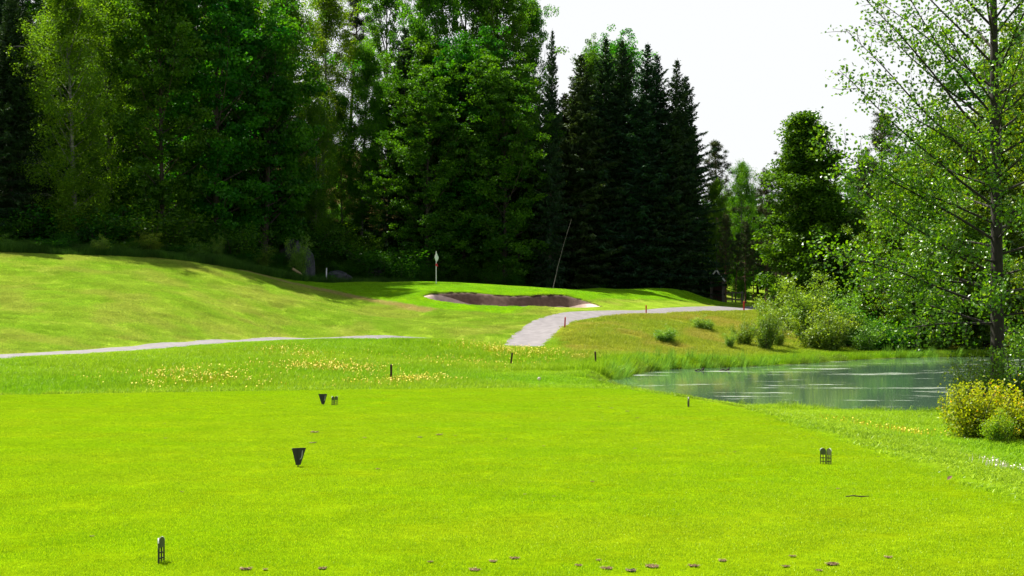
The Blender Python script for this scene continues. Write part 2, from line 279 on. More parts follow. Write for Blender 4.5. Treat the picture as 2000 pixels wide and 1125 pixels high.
def mat_ground():
    m, t, o = new_mat('turf_ground'); b = N(t, 'ShaderNodeBsdfDiffuse'); at = N(t, 'ShaderNodeAttribute', attribute_name='turf'); tc = N(t, 'ShaderNodeTexCoord')
    prev = at.outputs['Color']
    for sc_, lo, hi in ((1.3, .82, 1.16), (9, .8, 1.2), (60, .7, 1.3)):
        n = N(t, 'ShaderNodeTexNoise'); n.inputs['Scale'].default_value = sc_; n.inputs['Detail'].default_value = 5; t.links.new(tc.outputs['Object'], n.inputs[0])
        r = N(t, 'ShaderNodeMapRange'); r.inputs['From Min'].default_value = .3; r.inputs['From Max'].default_value = .7; r.inputs['To Min'].default_value = lo; r.inputs['To Max'].default_value = hi; t.links.new(n.outputs[0], r.inputs['Value'])
        mu = N(t, 'ShaderNodeMix', data_type='RGBA', blend_type='MULTIPLY'); mu.inputs[0].default_value = 1; t.links.new(prev, mu.inputs[6]); t.links.new(r.outputs[0], mu.inputs[7]); prev = mu.outputs[2]; last = n
    t.links.new(prev, b.inputs[0]); bu = N(t, 'ShaderNodeBump'); bu.inputs['Strength'].default_value = .6; bu.inputs['Distance'].default_value = .02; t.links.new(last.outputs[0], bu.inputs['Height']); t.links.new(bu.outputs[0], b.inputs['Normal'])
    t.links.new(b.outputs[0], o.inputs[0]); return m
def mat_water():
    m, t, o = new_mat('pond_water'); tc = N(t, 'ShaderNodeTexCoord'); mp = N(t, 'ShaderNodeMapping'); mp.inputs['Scale'].default_value = (.35, 1.3, 1)
    n = N(t, 'ShaderNodeTexNoise'); n.inputs['Scale'].default_value = 3.2; n.inputs['Detail'].default_value = 4; t.links.new(tc.outputs['Object'], mp.inputs[0]); t.links.new(mp.outputs[0], n.inputs[0])
    bu = N(t, 'ShaderNodeBump'); bu.inputs['Strength'].default_value = .14; bu.inputs['Distance'].default_value = .008; t.links.new(n.outputs[0], bu.inputs['Height'])
    b = N(t, 'ShaderNodeBsdfPrincipled'); b.inputs['Base Color'].default_value = (.05, .095, .06, 1); b.inputs['Roughness'].default_value = .06; b.inputs['IOR'].default_value = 1.33; t.links.new(bu.outputs[0], b.inputs['Normal'])
    # floating pollen and weed streaks, also painting the sky sheen of ripples
    mp2 = N(t, 'ShaderNodeMapping'); mp2.inputs['Scale'].default_value = (.16, .55, 1); n2 = N(t, 'ShaderNodeTexNoise'); n2.inputs['Scale'].default_value = 1.6; n2.inputs['Detail'].default_value = 8; n2.inputs['Roughness'].default_value = .72
    t.links.new(tc.outputs['Object'], mp2.inputs[0]); t.links.new(mp2.outputs[0], n2.inputs[0]); r = N(t, 'ShaderNodeValToRGB'); r.color_ramp.elements[0].position = .575; r.color_ramp.elements[1].position = .65
    t.links.new(n2.outputs[0], r.inputs[0]); sc2 = N(t, 'ShaderNodeBsdfDiffuse'); sc2.inputs[0].default_value = (.34, .38, .31, 1)
    mx = N(t, 'ShaderNodeMixShader'); ml = N(t, 'ShaderNodeMath', operation='MULTIPLY'); ml.inputs[1].default_value = .8; t.links.new(r.outputs[0], ml.inputs[0]); t.links.new(ml.outputs[0], mx.inputs[0]); t.links.new(b.outputs[0], mx.inputs[1]); t.links.new(sc2.outputs[0], mx.inputs[2]); t.links.new(mx.outputs[0], o.inputs[0]); return m
M = {}
M['ground'] = mat_ground(); M['water'] = mat_water()
M['path'] = mat_simple('path_asphalt', (.108, .099, .103), (.165, .152, .158), scale=2.5, rough=.9, bump=.25, dist=.01, detail=10)
M['sand'] = mat_simple('bunker_sand', (.34, .25, .21), (.46, .35, .30), scale=3, rough=.95, bump=.6, dist=.03, detail=10)
M['soil'] = mat_simple('bunker_soil_shade', (.070, .040, .026), (.12, .075, .052), scale=4, rough=.95, bump=.6, dist=.03)  # brown lip soil, with the shade of the face worked into its colour
M['bark'] = mat_simple('bark', (.020, .015, .012), (.075, .058, .045), scale=9, rough=.95, bump=.9, dist=.03, stretch=(1, 1, .25))
M['bark_pine'] = mat_simple('bark_pine', (.05, .028, .018), (.15, .075, .04), scale=7, rough=.95, bump=.9, dist=.03, stretch=(1, 1, .3))
M['bark_birch'] = mat_simple('bark_birch', (.03, .027, .024), (.22, .21, .19), scale=4, rough=.8, bump=.2, stretch=(.6, .6, 1.6))
M['bark_alder'] = mat_simple('bark_alder', (.010, .008, .006), (.036, .029, .022), scale=14, rough=.95, bump=.9, dist=.012, stretch=(1, 1, .3))
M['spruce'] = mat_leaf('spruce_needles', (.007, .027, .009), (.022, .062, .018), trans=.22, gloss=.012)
M['olive_spruce'] = mat_leaf('spruce_needles_olive', (.016, .034, .010), (.045, .07, .018), trans=.25, gloss=.012)  # separate olive needle tone for whole trees
M['pine'] = mat_leaf('pine_needles', (.025, .05, .02), (.07, .095, .035), trans=.2, gloss=.012)
M['birch'] = mat_leaf('birch_leaves', (.034, .12, .004), (.13, .29, .008), trans=.55, gloss=.012)
M['aspen'] = mat_leaf('aspen_leaves', (.024, .115, .005), (.10, .28, .010), trans=.55, gloss=.012)
M['maple'] = mat_leaf('maple_leaves', (.010, .075, .003), (.075, .22, .005), trans=.5, gloss=.012)
M['alder'] = mat_leaf('alder_leaves', (.040, .105, .002), (.15, .27, .004), trans=.56, gloss=.035, grough=.35, yellow=(.16, .24, .02))
M['shrub'] = mat_leaf('shrub_leaves', (.07, .17, .010), (.21, .36, .02), trans=.5, gloss=.03)
M['goldshrub'] = mat_leaf('golden_shrub_leaves', (.10, .22, .004), (.34, .42, .008), trans=.55, gloss=.02, yellow=(.65, .40, .015))
M['reed'] = mat_leaf('reed_blades', (.035, .12, .03), (.09, .21, .05), trans=.35, gloss=.06)
M['grass'] = mat_grass('grass_blades', .42)
M['black'] = mat_simple('black_plastic', (.006, .008, .007), (.012, .014, .012), scale=30, rough=.5, bump=0)
M['logo'] = mat_simple('white_print', (.35, .36, .34), (.45, .46, .44), scale=30, rough=.6, bump=0)
M['plaque'] = mat_simple('weathered_green_wood', (.05, .065, .02), (.10, .12, .035), scale=25, rough=.8, bump=.2, stretch=(1, 1, .2))
M['whitepaint'] = mat_simple('white_paint', (.62, .62, .6), (.75, .75, .72), scale=20, rough=.6, bump=0)
M['redpaint'] = mat_simple('red_stake_paint', (.38, .012, .010), (.50, .02, .015), scale=14, rough=.6, bump=.1)
M['darkwood'] = mat_simple('dark_stake_wood', (.028, .010, .007), (.07, .02, .013), scale=14, rough=.8, bump=.2, stretch=(1, 1, .2))
M['planks'] = mat_simple('grey_planks', (.06, .05, .045), (.16, .14, .12), scale=9, rough=.9, bump=.3, stretch=(3, 3, .4))
M['redwood'] = mat_simple('falun_boards', (.03, .012, .010), (.055, .02, .016), scale=9, rough=.9, bump=.3, stretch=(4, 4, .4))
M['rock'] = mat_simple('grey_rock', (.018, .020, .020), (.07, .072, .074), scale=1.6, rough=.9, bump=.8, dist=.08, detail=10)
M['divot'] = mat_simple('divot_soil', (.028, .014, .005), (.20, .12, .04), scale=35, rough=.95, bump=.8, dist=.01)
M['clod'] = mat_simple('dark_clod', (.010, .008, .005), (.05, .035, .02), scale=60, rough=.95, bump=.8, dist=.01)
M['straw'] = mat_simple('dead_straw', (.25, .17, .07), (.42, .32, .16), scale=60, rough=.9, bump=0)
M['deadleaf'] = mat_simple('dead_leaf', (.06, .032, .010), (.12, .065, .02), scale=40, rough=.8, bump=.2)
M['petal'] = mat_simple('yellow_petals', (.56, .40, .004), (.66, .48, .006), scale=30, rough=.6, bump=0)
M['white_petal'] = mat_simple('white_petals', (.62, .52, .46), (.75, .70, .62), scale=30, rough=.7, bump=0)
M['flag'] = mat_simple('pale_flag_cloth', (.55, .62, .56), (.65, .70, .64), scale=8, rough=.8, bump=0)
M['redflag'] = mat_simple('red_flag_cloth', (.45, .02, .03), (.55, .03, .04), scale=8, rough=.8, bump=0)

# ------------------------------------------------------------------ ground, path, bunker, water
def grid_faces(ny, nx):
    i = np.arange(ny - 1)[:, None] * nx; j = np.arange(nx - 1)[None]; return np.stack([i + j, i + j + 1, i + j + 1 + nx, i + j + nx], -1).reshape(-1, 4)
g = G(); g.add(np.stack([GX, GY, GZ], -1).reshape(-1, 3), grid_faces(len(gy), len(gx)))
me = g.mesh('ground', M['ground'], True, attr=False)
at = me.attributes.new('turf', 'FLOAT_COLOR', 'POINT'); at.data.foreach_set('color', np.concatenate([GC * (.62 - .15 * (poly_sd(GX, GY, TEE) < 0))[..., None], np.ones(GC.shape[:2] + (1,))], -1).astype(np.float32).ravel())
tag(obj('ground', me), kind='structure')
tg = np.gradient(PC[:, :2], axis=0); tg /= np.linalg.norm(tg, axis=1)[:, None]; nr = np.c_[-tg[:, 1], tg[:, 0]]
ks = np.linspace(-1, 1, 15); rr = np.random.default_rng(4)
wob = 1 + .03 * np.sin(np.arange(len(PC)) * .9)
pv = PC[:, None, :2] + nr[:, None] * (ks[None, :, None] * (pw(PC[:, 0], 0) * wob)[:, None, None]); pz = H0(pv[..., 0], pv[..., 1]) + .004 - .02 * ks[None] ** 6
g = G(); g.add(np.concatenate([pv, pz[..., None]], -1).reshape(-1, 3), grid_faces(len(PC), 15)); tag(obj('cart_path', g.mesh('cart_path', M['path'], True, attr=False)), kind='structure')
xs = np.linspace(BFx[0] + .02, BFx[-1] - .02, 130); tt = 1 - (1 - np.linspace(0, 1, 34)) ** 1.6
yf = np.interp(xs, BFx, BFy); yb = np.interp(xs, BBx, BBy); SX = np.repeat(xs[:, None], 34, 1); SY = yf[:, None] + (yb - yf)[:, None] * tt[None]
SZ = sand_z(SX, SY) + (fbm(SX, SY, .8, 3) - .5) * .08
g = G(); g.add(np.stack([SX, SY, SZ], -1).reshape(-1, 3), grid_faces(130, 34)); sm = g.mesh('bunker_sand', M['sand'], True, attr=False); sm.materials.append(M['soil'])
mi = np.array([1 if (k % 33) >= 25 else 0 for k in range(129 * 33)], np.int32); sm.polygons.foreach_set('material_index', mi)  # whole steep face takes the dark tone: soil on top, painted shade below
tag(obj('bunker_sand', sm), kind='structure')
g = G(); g.add([(-5, 30, WZ), (60, 30, WZ), (60, 92, WZ), (-5, 92, WZ)], [[0, 1, 2, 3]])
# pond surface follows its shoreline, reaching slightly under the banks
pp = np.array(POND, float); pc = pp.mean(0); pe = catmull(np.vstack([pp, pp[:1]]), 4)[:-1]; pe = pe + (pe - pc) / np.linalg.norm(pe - pc, axis=1)[:, None] * .5
g = G(); n_ = len(pe); g.add(np.vstack([np.c_[pe, np.full(n_, WZ)], [[pc[0], pc[1], WZ]]]), np.stack([np.arange(n_), (np.arange(n_) + 1) % n_, np.full(n_, n_)], -1))
tag(obj('pond_water', g.mesh('pond_water', M['water'], False, attr=False)), kind='structure')

# ------------------------------------------------------------------ tree builders: each returns (trunk mesh, crown mesh, height)
def curve(p0, d, L, n, rng, bend=(0, 0, 0), wob=.03):
    d = np.array(d, float); d /= np.linalg.norm(d); pts = [np.array(p0, float)]
    for i in range(n):
        d = d + np.array(bend) / n + rng.normal(0, wob, 3); d /= np.linalg.norm(d); pts.append(pts[-1] + d * L / n)
    return np.array(pts)
def broadleaf(name, seed, Ht, Rr, clear, limbs, twigs, nleaf, lsize, mat, bark, cl=.55, flat=.6, trunk_r=.2, elev=(20, 65), env=None, droop=0., upn=.6, bend=.25, lean=.02, lw=.8, forks=1, top=.97, lv=(.6, 1.3)):
    rng = np.random.default_rng(seed); t = G(); c = G()
    tp = curve((0, 0, -.3), (rng.normal(0, lean), rng.normal(0, lean), 1), Ht * .97 + .3, 14, rng, wob=.012)
    t.tube(tp, trunk_r * (1 - np.linspace(0, 1, 15)) ** .8 + .015, 9)
    env = env or (lambda s: math.sin(math.pi * min(1, .18 + .82 * s)) ** .6 if s < 1 else 0.1)
    zs = tp[:, 2]; allc = []; alls = []; out = []
    for i in range(limbs):
        s = (i + rng.uniform(0, .8)) / limbs; h = (clear + (top - clear) * s) * Ht; az = i * 2.399 + rng.uniform(-.4, .4)
        p0 = np.array([np.interp(h, zs, tp[:, 0]), np.interp(h, zs, tp[:, 1]), h]); el = R(elev[0] + (elev[1] - elev[0]) * s + rng.uniform(-10, 10)); L = max(.5, Rr * env(s) * rng.uniform(*lv)) / max(.45, math.cos(el)) * .9
        d = (math.cos(az) * math.cos(el), math.sin(az) * math.cos(el), math.sin(el)); lp = curve(p0, d, L, 6, rng, bend=(0, 0, bend), wob=.06)
        t.tube(lp, max(.012, trunk_r * .33 * (1 - s * .6)) * (1 - np.linspace(0, 1, 7) * .85), 5, cap=False)
        for k in range(twigs):
            f = .3 + .7 * (k + rng.uniform(0, 1)) / twigs; q = f * 6; a = int(min(5, q)); b0 = lp[a] + (lp[a + 1] - lp[a]) * (q - a); dd = (lp[a + 1] - lp[a]); dd /= np.linalg.norm(dd)
            td = dd * .7 + rng.normal(0, .65, 3) + np.array([0, 0, .15 - droop]); tl = L * rng.uniform(.12, .3) + .15; tpz = curve(b0, td, tl, 3, rng, bend=(0, 0, -droop), wob=.08)
            t.tube(tpz, np.linspace(max(.008, trunk_r * .06), .004, 4), 3, cap=False)
            allc.append(tpz[-1]); alls.append(rng.uniform(.65, 1.3)); out.append(d)
            if rng.random() < .5: allc.append(tpz[1]); alls.append(rng.uniform(.5, .9)); out.append(d)
    C = np.array(allc); S = np.array(alls); D = np.array(out); per = max(1, int(nleaf / len(C)))
    idx = np.repeat(np.arange(len(C)), per); n = len(idx); off = rng.normal(0, 1, (n, 3)); off /= np.linalg.norm(off, axis=1)[:, None]; off *= (rng.uniform(0, 1, n) ** .45)[:, None]
    off *= np.array([cl, cl, cl * flat]) * S[idx][:, None]
    if droop: off[:, 2] -= rng.uniform(0, 1, n) ** 1.3 * cl * 2.2 * droop
    var = np.clip(rng.normal(.45, .2, len(C)), 0, 1)[idx]
    leaves(c, C[idx] + off, lsize, lsize * lw, rng, up=upn, outward=off / cl * .4, var=var)
    return t.mesh(name + '_trunk', M[bark], True), c.mesh(name + '_crown', M[mat]), Ht
def spruce(name, seed, Ht, Rr, mat='spruce', dense=1., clear=.04):
    rng = np.random.default_rng(seed); t = G(); c = G(); tp = curve((0, 0, -.3), (0, 0, 1), Ht + .3, 12, rng, wob=.006)
    t.tube(tp, .22 * (1 - np.linspace(0, 1, 13)) + .012, 8); zs = tp[:, 2]; h = clear * Ht; CC = []; AX = []; NL = []; VV = []
    while h < Ht * .985:
        s = h / Ht; nb = 6 if s < .8 else 5; R_ = Rr * (1 - s) ** .72 * rng.uniform(.68, 1.25) * (.62 + .38 * min(1, s * 5 + .3))
        for k in range(nb):
            if rng.random() < .07: continue
            az = k * 2 * math.pi / nb + h * 3.1 + rng.uniform(-.35, .35); L = max(.12, R_ * rng.uniform(.65, 1.2)); el = R(-16 + 55 * s ** 2 + rng.uniform(-8, 8)); p0 = np.array([np.interp(h, zs, tp[:, 0]), np.interp(h, zs, tp[:, 1]), h + rng.uniform(-.1, .1)])
            d = np.array([math.cos(az) * math.cos(el), math.sin(az) * math.cos(el), math.sin(el)]); lp = curve(p0, d, L, 5, rng, bend=(0, 0, .25), wob=.03)
            t.tube(lp, np.linspace(.03 * (1 - s) + .008, .005, 6), 3, cap=False); side = np.cross(d, (0, 0, 1.)); side /= np.linalg.norm(side) + 1e-9
            npos = max(2, int(L / .17 * dense)); v = rng.uniform(.1, .9)
            for j in range(npos):
                f = (j + .6) / npos; q = f * 5; a = min(4, int(q)); b = lp[a] + (lp[a + 1] - lp[a]) * (q - a); w_ = (.22 + .55 * (1 - f)) * min(1, L / 1.5) + .08
                for sg in (-1, 1):
                    ax = d * .8 + side * sg * .9 + np.array([0, 0, -.28]); CC.append(b + ax * w_ * .42); AX.append(ax); NL.append((w_ * 1.15, .13)); VV.append(v)
                ax = np.array([d[0] * .3, d[1] * .3, -1.]); CC.append(b + ax * w_ * .33); AX.append(ax); NL.append((w_ * .95, .12)); VV.append(v)
            CC.append(lp[-1]); AX.append(d); NL.append((.35, .1)); VV.append(v)
        h += Ht * .0155 * (1.25 - .5 * s)
    CC = np.array(CC); AX = np.array(AX); NL = np.array(NL); AX /= np.linalg.norm(AX, axis=1)[:, None]
    # two crossed narrow sprays per twig so the boughs read from any side
    leaves(c, CC, NL[:, 0], NL[:, 1], rng, up=.9, axis=AX, var=np.array(VV)); leaves(c, CC + rng.normal(0, .05, CC.shape), NL[:, 0] * .8, NL[:, 1] * .8, rng, up=-.1, axis=AX, var=np.array(VV))
    return t.mesh(name + '_trunk', M['bark'], True), c.mesh(name + '_crown', M[mat]), Ht
def pine(name, seed, Ht, Rr, clear=.5, n=26):
    rng = np.random.default_rng(seed); t = G(); c = G(); tp = curve((0, 0, -.3), (.02, .01, 1), Ht + .3, 12, rng, wob=.02); t.tube(tp, .2 * (1 - np.linspace(0, 1, 13) * .9), 8); zs = tp[:, 2]; CC = []
    for i in range(n):
        s = (i + rng.uniform(0, .7)) / n; h = (clear + (.98 - clear) * s) * Ht; az = i * 2.399; L = Rr * (1 - .75 * s ** 1.6) * rng.uniform(.6, 1.15); el = R(-5 + 45 * s + rng.uniform(-12, 12))
        p0 = np.array([np.interp(h, zs, tp[:, 0]), np.interp(h, zs, tp[:, 1]), h]); d = np.array([math.cos(az) * math.cos(el), math.sin(az) * math.cos(el), math.sin(el)]); lp = curve(p0, d, L, 5, rng, bend=(0, 0, .4), wob=.1); t.tube(lp, np.linspace(.06, .012, 6), 4, cap=False)
        for k in range(9):
            f = .35 + .65 * k / 8; q = f * 5; a = min(4, int(q)); b = lp[a] + (lp[a + 1] - lp[a]) * (q - a); e = b + rng.normal(0, .3, 3) * [1, 1, .4]; t.tube([b, e], [.012, .006], 3, cap=False); CC.append(e)
    CC = np.array(CC); per = 80; idx = np.repeat(np.arange(len(CC)), per); off = rng.normal(0, 1, (len(idx), 3)); off /= np.linalg.norm(off, axis=1)[:, None]; rad = rng.uniform(.1, 1, len(idx))[:, None]
    leaves(c, CC[idx] + off * rad * [.42, .42, .25], .24, .045, rng, up=.4, axis=off + [0, 0, .3], var=np.clip(rng.normal(.4, .25, len(CC)), 0, 1)[idx])
    return t.mesh(name + '_trunk', M['bark_pine'], True), c.mesh(name + '_crown', M['pine']), Ht
def shrub(name, seed, Ht, Rr, nleaf, lsize, mat, stems=14, bark='bark', cl=.28, up=.5, fold=0.):
    rng = np.random.default_rng(seed); t = G(); c = G(); C = []
    for i in range(stems):
        az = i * 2.399; s = rng.uniform(.15, 1); d = (math.cos(az) * s * Rr * 1.1, math.sin(az) * s * Rr * 1.1, Ht * rng.uniform(.75, 1.05)); L = math.hypot(Ht * rng.uniform(.4, 1.12), s * Rr * .9); lp = curve((math.cos(az) * Rr * .15, math.sin(az) * Rr * .15, -.08), d, L, 6, rng, wob=.06)
        t.tube(lp, np.linspace(.02 * Ht / 2 + .006, .004, 7), 4, cap=False)
        for k in range(9):
            q = (.15 + .85 * k / 8) * 6; a = min(5, int(q)); b = lp[a] + (lp[a + 1] - lp[a]) * (q - a); td = rng.normal(0, 1, 3) * [1, 1, .5] + [0, 0, .3]; e = b + td / np.linalg.norm(td) * Rr * rng.uniform(.1, .35); t.tube([b, e], [.006, .003], 3, cap=False); C.append(e)
    C = np.array(C); per = max(1, int(nleaf / len(C))); idx = np.repeat(np.arange(len(C)), per); off = rng.normal(0, .5, (len(idx), 3)) * cl; pos = C[idx] + off; pos[:, 2] = np.maximum(pos[:, 2], .03)
    leaves(c, pos, lsize, lsize * .62, rng, up=up, fold=fold, var=np.clip(rng.normal(.40, .2, len(C)), 0, 1)[idx] + (pos[:, 2] / Ht - .5) * .3)
    return t.mesh(name + '_stems', M[bark], True), c.mesh(name + '_foliage', M[mat]), Ht
env_maple = lambda s: (math.sin(math.pi * (.2 + .75 * s))) ** .55
env_birch = lambda s: (math.sin(math.pi * (.12 + .84 * s))) ** .8
env_cone = lambda s: max(.12, (1 - s) ** .7)
PR = {}
PR['spruce1'] = spruce('spruce', 1, 22, 4.3); PR['spruce2'] = spruce('spruce_slim', 2, 22, 3.3); PR['spruce3'] = spruce('spruce_broad', 3, 20, 4.8, dense=.9)
PR['spruceL'] = spruce('spruce_olive', 5, 20, 4.0, mat='olive_spruce')
PR['maple1'] = broadleaf('maple', 11, 18, 4.9, .04, 58, 9, 62000, .23, 'maple', 'bark', cl=.75, env=env_maple, flat=.5)
PR['maple2'] = broadleaf('maple_tall', 12, 20, 4.4, .04, 62, 9, 62000, .22, 'maple', 'bark', cl=.7, env=env_maple, flat=.5)
PR['maple4'] = broadleaf('maple_dense', 14, 16, 4.3, .03, 62, 11, 90000, .19, 'maple', 'bark', cl=.7, env=lambda s: .07 + .93 * (1 - s) ** .8 if s > .15 else .85, flat=.6, lv=(.62, 1.2))
PR['maple3'] = broadleaf('maple_low', 13, 12, 3.8, .03, 44, 8, 40000, .2, 'maple', 'bark', cl=.65, env=env_maple, flat=.5)
PR['birch1'] = broadleaf('birch', 21, 20, 3.3, .05, 64, 9, 62000, .135, 'birch', 'bark_birch', cl=.6, env=env_birch, droop=.55, elev=(30, 70), trunk_r=.16, flat=.8, upn=.25)
M['birch'] = mat_leaf('birch_leaves_light', (.045, .14, .005), (.16, .33, .010), trans=.55, gloss=.012)
PR['birch2'] = broadleaf('birch_slim', 22, 20, 2.8, .06, 58, 8, 52000, .135, 'birch', 'bark_birch', cl=.55, env=env_birch, droop=.5, elev=(30, 70), trunk_r=.13, flat=.8, upn=.25)
PR['aspen1'] = broadleaf('aspen', 31, 22, 3.9, .12, 56, 9, 56000, .18, 'aspen', 'bark', cl=.62, env=env_birch, elev=(35, 70), trunk_r=.22, flat=.8, upn=.3)
PR['aspen2'] = broadleaf('aspen_open', 32, 22, 4.4, .25, 42, 8, 36000, .18, 'aspen', 'bark', cl=.6, env=env_birch, elev=(40, 70), trunk_r=.26, flat=.8, upn=.3)
PR['alder1'] = broadleaf('bank_alder', 41, 12, 4.4, .03, 56, 9, 62000, .15, 'alder', 'bark_alder', cl=.6, env=env_maple, elev=(5, 60), trunk_r=.15, upn=.35)
PR['alder2'] = broadleaf('bank_alder_low', 42, 9, 3.8, .02, 46, 9, 50000, .14, 'alder', 'bark_alder', cl=.55, env=env_maple, elev=(0, 60), trunk_r=.12, upn=.35)
PR['pine1'] = pine('pine', 51, 16, 3.0); PR['pine2'] = pine('pine_low', 52, 15, 2.8, clear=.3, n=36)
PR['shrub1'] = shrub('shrub', 61, 2.2, 1.0, 7500, .10, 'shrub'); PR['shrub2'] = shrub('shrub_tall', 62, 3.0, 1.1, 10000, .10, 'shrub', stems=18)
PR['under1'] = shrub('undergrowth', 63, 2.0, 1.5, 5000, .14, 'maple', stems=18, cl=.45); PR['under2'] = shrub('undergrowth_tall', 64, 3.2, 1.6, 6500, .15, 'maple', stems=20, cl=.5)
def plant(kind, name, cat, u, Y, top_v=None, wide=1., label='', group=None, rot=None, h=None, parts=('trunk', 'crown'), x=None):
    x = (u - 1000) / F * Y if x is None else x; zb = h1(x, Y); t, c, H_ = PR[kind]
    zt = EYE + (HV - top_v) / F * Y if h is None else zb + h
    s = (zt - zb) / H_; hor = wide * (s if s < 1.4 else 1.4) 
    r = empty(name, (x, Y, zb), (u * 1.37 + Y) % 6.28 if rot is None else rot, (hor, hor, s)); obj(parts[0], t, r); obj(parts[1], c, r); tag(r, label, cat, group); return r
SP, BI, MA, AS, PI_, AL = ('spruce_tree', 'tree'), ('birch_tree', 'tree'), ('maple_tree', 'tree'), ('aspen_tree', 'tree'), ('pine_tree', 'tree'), ('alder_tree', 'tree')
trees = [
 ('spruce1', SP, -70, 86, -120, 1, 'tall dark spruce cut by the left edge of the picture', None),
 ('spruce3', SP, 22, 89, -80, 1, 'very dark spruce with drooping boughs at the upper left corner', None),
 ('spruce1', SP, 92, 92, -80, 1, 'dark spruce just left of the pale birch trunk', None),
 ('birch1', BI, 152, 89, -40, 1.15, 'yellow-green birch with pale slender trunk at the left of the wood', None),
 ('birch2', BI, 225, 94, -50, 1.1, 'light leafy birch between the pale birch trunk and the big maple', None),
 ('maple2', MA, 318, 93, -60, 1.0, 'big deep green maple with bright tufts hanging low over the hillside', None),
 ('maple1', MA, 420, 94, -60, 1.05, 'broad maple with sunlit lobes reaching right at mid height', None),
 ('maple3', MA, 515, 97, 110, .95, 'smaller round maple in front of the tall birches', None),
 ('birch1', BI, 560, 106, -70, 1.1, 'tall weeping birch with thin curtain twigs beside the small round maple', None),
 ('birch2', BI, 628, 112, -10, 1.1, 'pale weeping birch left of the bright sky gap', None),
 ('spruce2', SP, 603, 108, 260, 1.0, 'short black-green spruce above the grey rocks', None),
 ('pine1', PI_, 683, 128, -10, 1.0, 'pine crown standing in the sky gap at the top', None),
 ('birch2', BI, 706, 112, 100, 1.1, 'light green birch under the sky gap', None),
 ('birch2', BI, 668, 113, 190, 1.2, 'low light birch filling the gap above the white marker post', None),
 ('aspen2', AS, 760, 118, -40, .8, 'thin aspen with open crown right of the sky gap', None),
 ('birch2', BI, 757, 109, 170, 1.0, 'birch with pale leaning trunk left of the big dark maple', None),
 ('aspen1', AS, 828, 116, -60, .9, 'bright green aspen at the top edge left of the bare dark limbs', None),
 ('aspen2', AS, 905, 120, -120, 1.0, 'tall open aspen whose dark limbs show against the sky', None),
 ('aspen1', AS, 985, 118, -60, .95, 'fresh green aspen at the right shoulder of the high wood', None),
 ('aspen1', AS, 1022, 121, 25, .6, 'outermost bright aspen next to the open sky', None),
 ('maple1', MA, 835, 107, 210, 1.05, 'shaded maple behind the flagstick', None),
 ('maple2', MA, 905, 110, 130, 1.0, 'tall dark maple filling the middle of the wood', None),
 ('maple1', MA, 985, 108, 195, 1.05, 'dark maple with small sunlit tufts above the bunker', None),
 ('spruce2', SP, 1074, 108, 56, .62, 'slim lone spruce top pointing into the sky', None),
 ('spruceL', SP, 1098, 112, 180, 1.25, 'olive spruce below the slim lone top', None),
 ('aspen1', AS, 1150, 126, 125, .62, 'bright broadleaf tree behind the first spruces of the row', None),
 ('aspen1', AS, 1195, 128, 108, .95, 'bright broadleaf crown rising above the middle of the spruce row', None),
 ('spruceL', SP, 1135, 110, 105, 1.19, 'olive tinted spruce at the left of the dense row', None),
 ('spruce2', SP, 1172, 111, 72, 1.25, 'dark spruce in front of the bright broadleaf crown', None),
 ('spruce1', SP, 1208, 112, 78, 1.12, 'dark spruce right of the bright broadleaf crown', None),
 ('spruce2', SP, 1251, 110, 82, 1.25, 'pointed spruce rising highest in the right half of the row', None),
 ('spruce1', SP, 1289, 111, 104, 1.12, 'spruce right next to the highest pointed one', None),
 ('spruce2', SP, 1311, 110, 112, 1.19, 'second spruce from the open end of the dense row', None),
 ('spruce1', SP, 1336, 112, 148, 1.06, 'last spruce at the open right end of the dense row', None),
 ('spruce3', SP, 1345, 116, 235, 0.94, 'short spruce with layered boughs under the end of the row', None),
 ('pine1', PI_, 1408, 126, 276, .8, 'pine with flat airy top right of the spruce row', None),
 ('birch2', BI, 1400, 121, 360, 1.0, 'slim birch above the little wooden shelter', None),
 ('birch1', BI, 1450, 130, 325, .85, 'pale round birch glowing right of the airy pine', None),
 ('pine2', PI_, 1497, 124, 335, .85, 'brownish pine with boughs hanging low behind the bank', None),
 ('pine2', PI_, 1540, 122, 292, .8, 'olive pine half hidden behind the dark bank maple', None),
 ('maple4', MA, 1604, 93, 238, 1.3, 'dark maple with visible trunk on the far pond bank', None),
 ('pine1', PI_, 1722, 118, 225, .9, 'pine behind the twigs of the near tree', None),
 ('pine2', PI_, 1690, 112, 300, .7, 'short pine right of the dark bank maple', None),
 ('alder1', AL, 1735, 88, 420, .95, 'speckled green alder over the far end of the pond', None),
 ('alder1', AL, 1835, 90, 330, 1.1, 'alder left of the thick near trunk on the far bank', None),
 ('alder2', AL, 1790, 85.5, 500, 1.0, 'low alder dipping its leaves to the pond', None),
 ('alder2', AL, 1880, 86, 480, 1.1, 'low dark alder right of the dipping one', None),
 ('alder1', AL, 1925, 87, 300, 1.1, 'alder directly behind the thick near trunk', None),
 ('alder1', AL, 2020, 86, 180, 1.1, 'tall alder on the far bank at the right edge', None),
 ('maple3', MA, 1675, 96, 440, .8, 'low leafy maple right of the visible bank trunk', None),
]
for k, (nm, ct), u, Y, tv, wd, lb, gp in trees:
    if u < 800: Y += 6 if u < 350 else 9                       # the front trees stand up on the shaded bank behind the turf edge
    elif u < 1090: Y += 6
    elif u < 1360: Y += 7
    plant(k, nm, ct, u, Y, max(tv, -20), wd, lb, gp)
GB = 'trees deep in the wood on the slope'
LB = {'spruce': 'shadowed spruce deep in the wood on the slope', 'birch': 'shadowed birch deep in the wood on the slope', 'maple': 'shadowed maple deep in the wood on the slope'}
rg = random.Random(7)
back = []
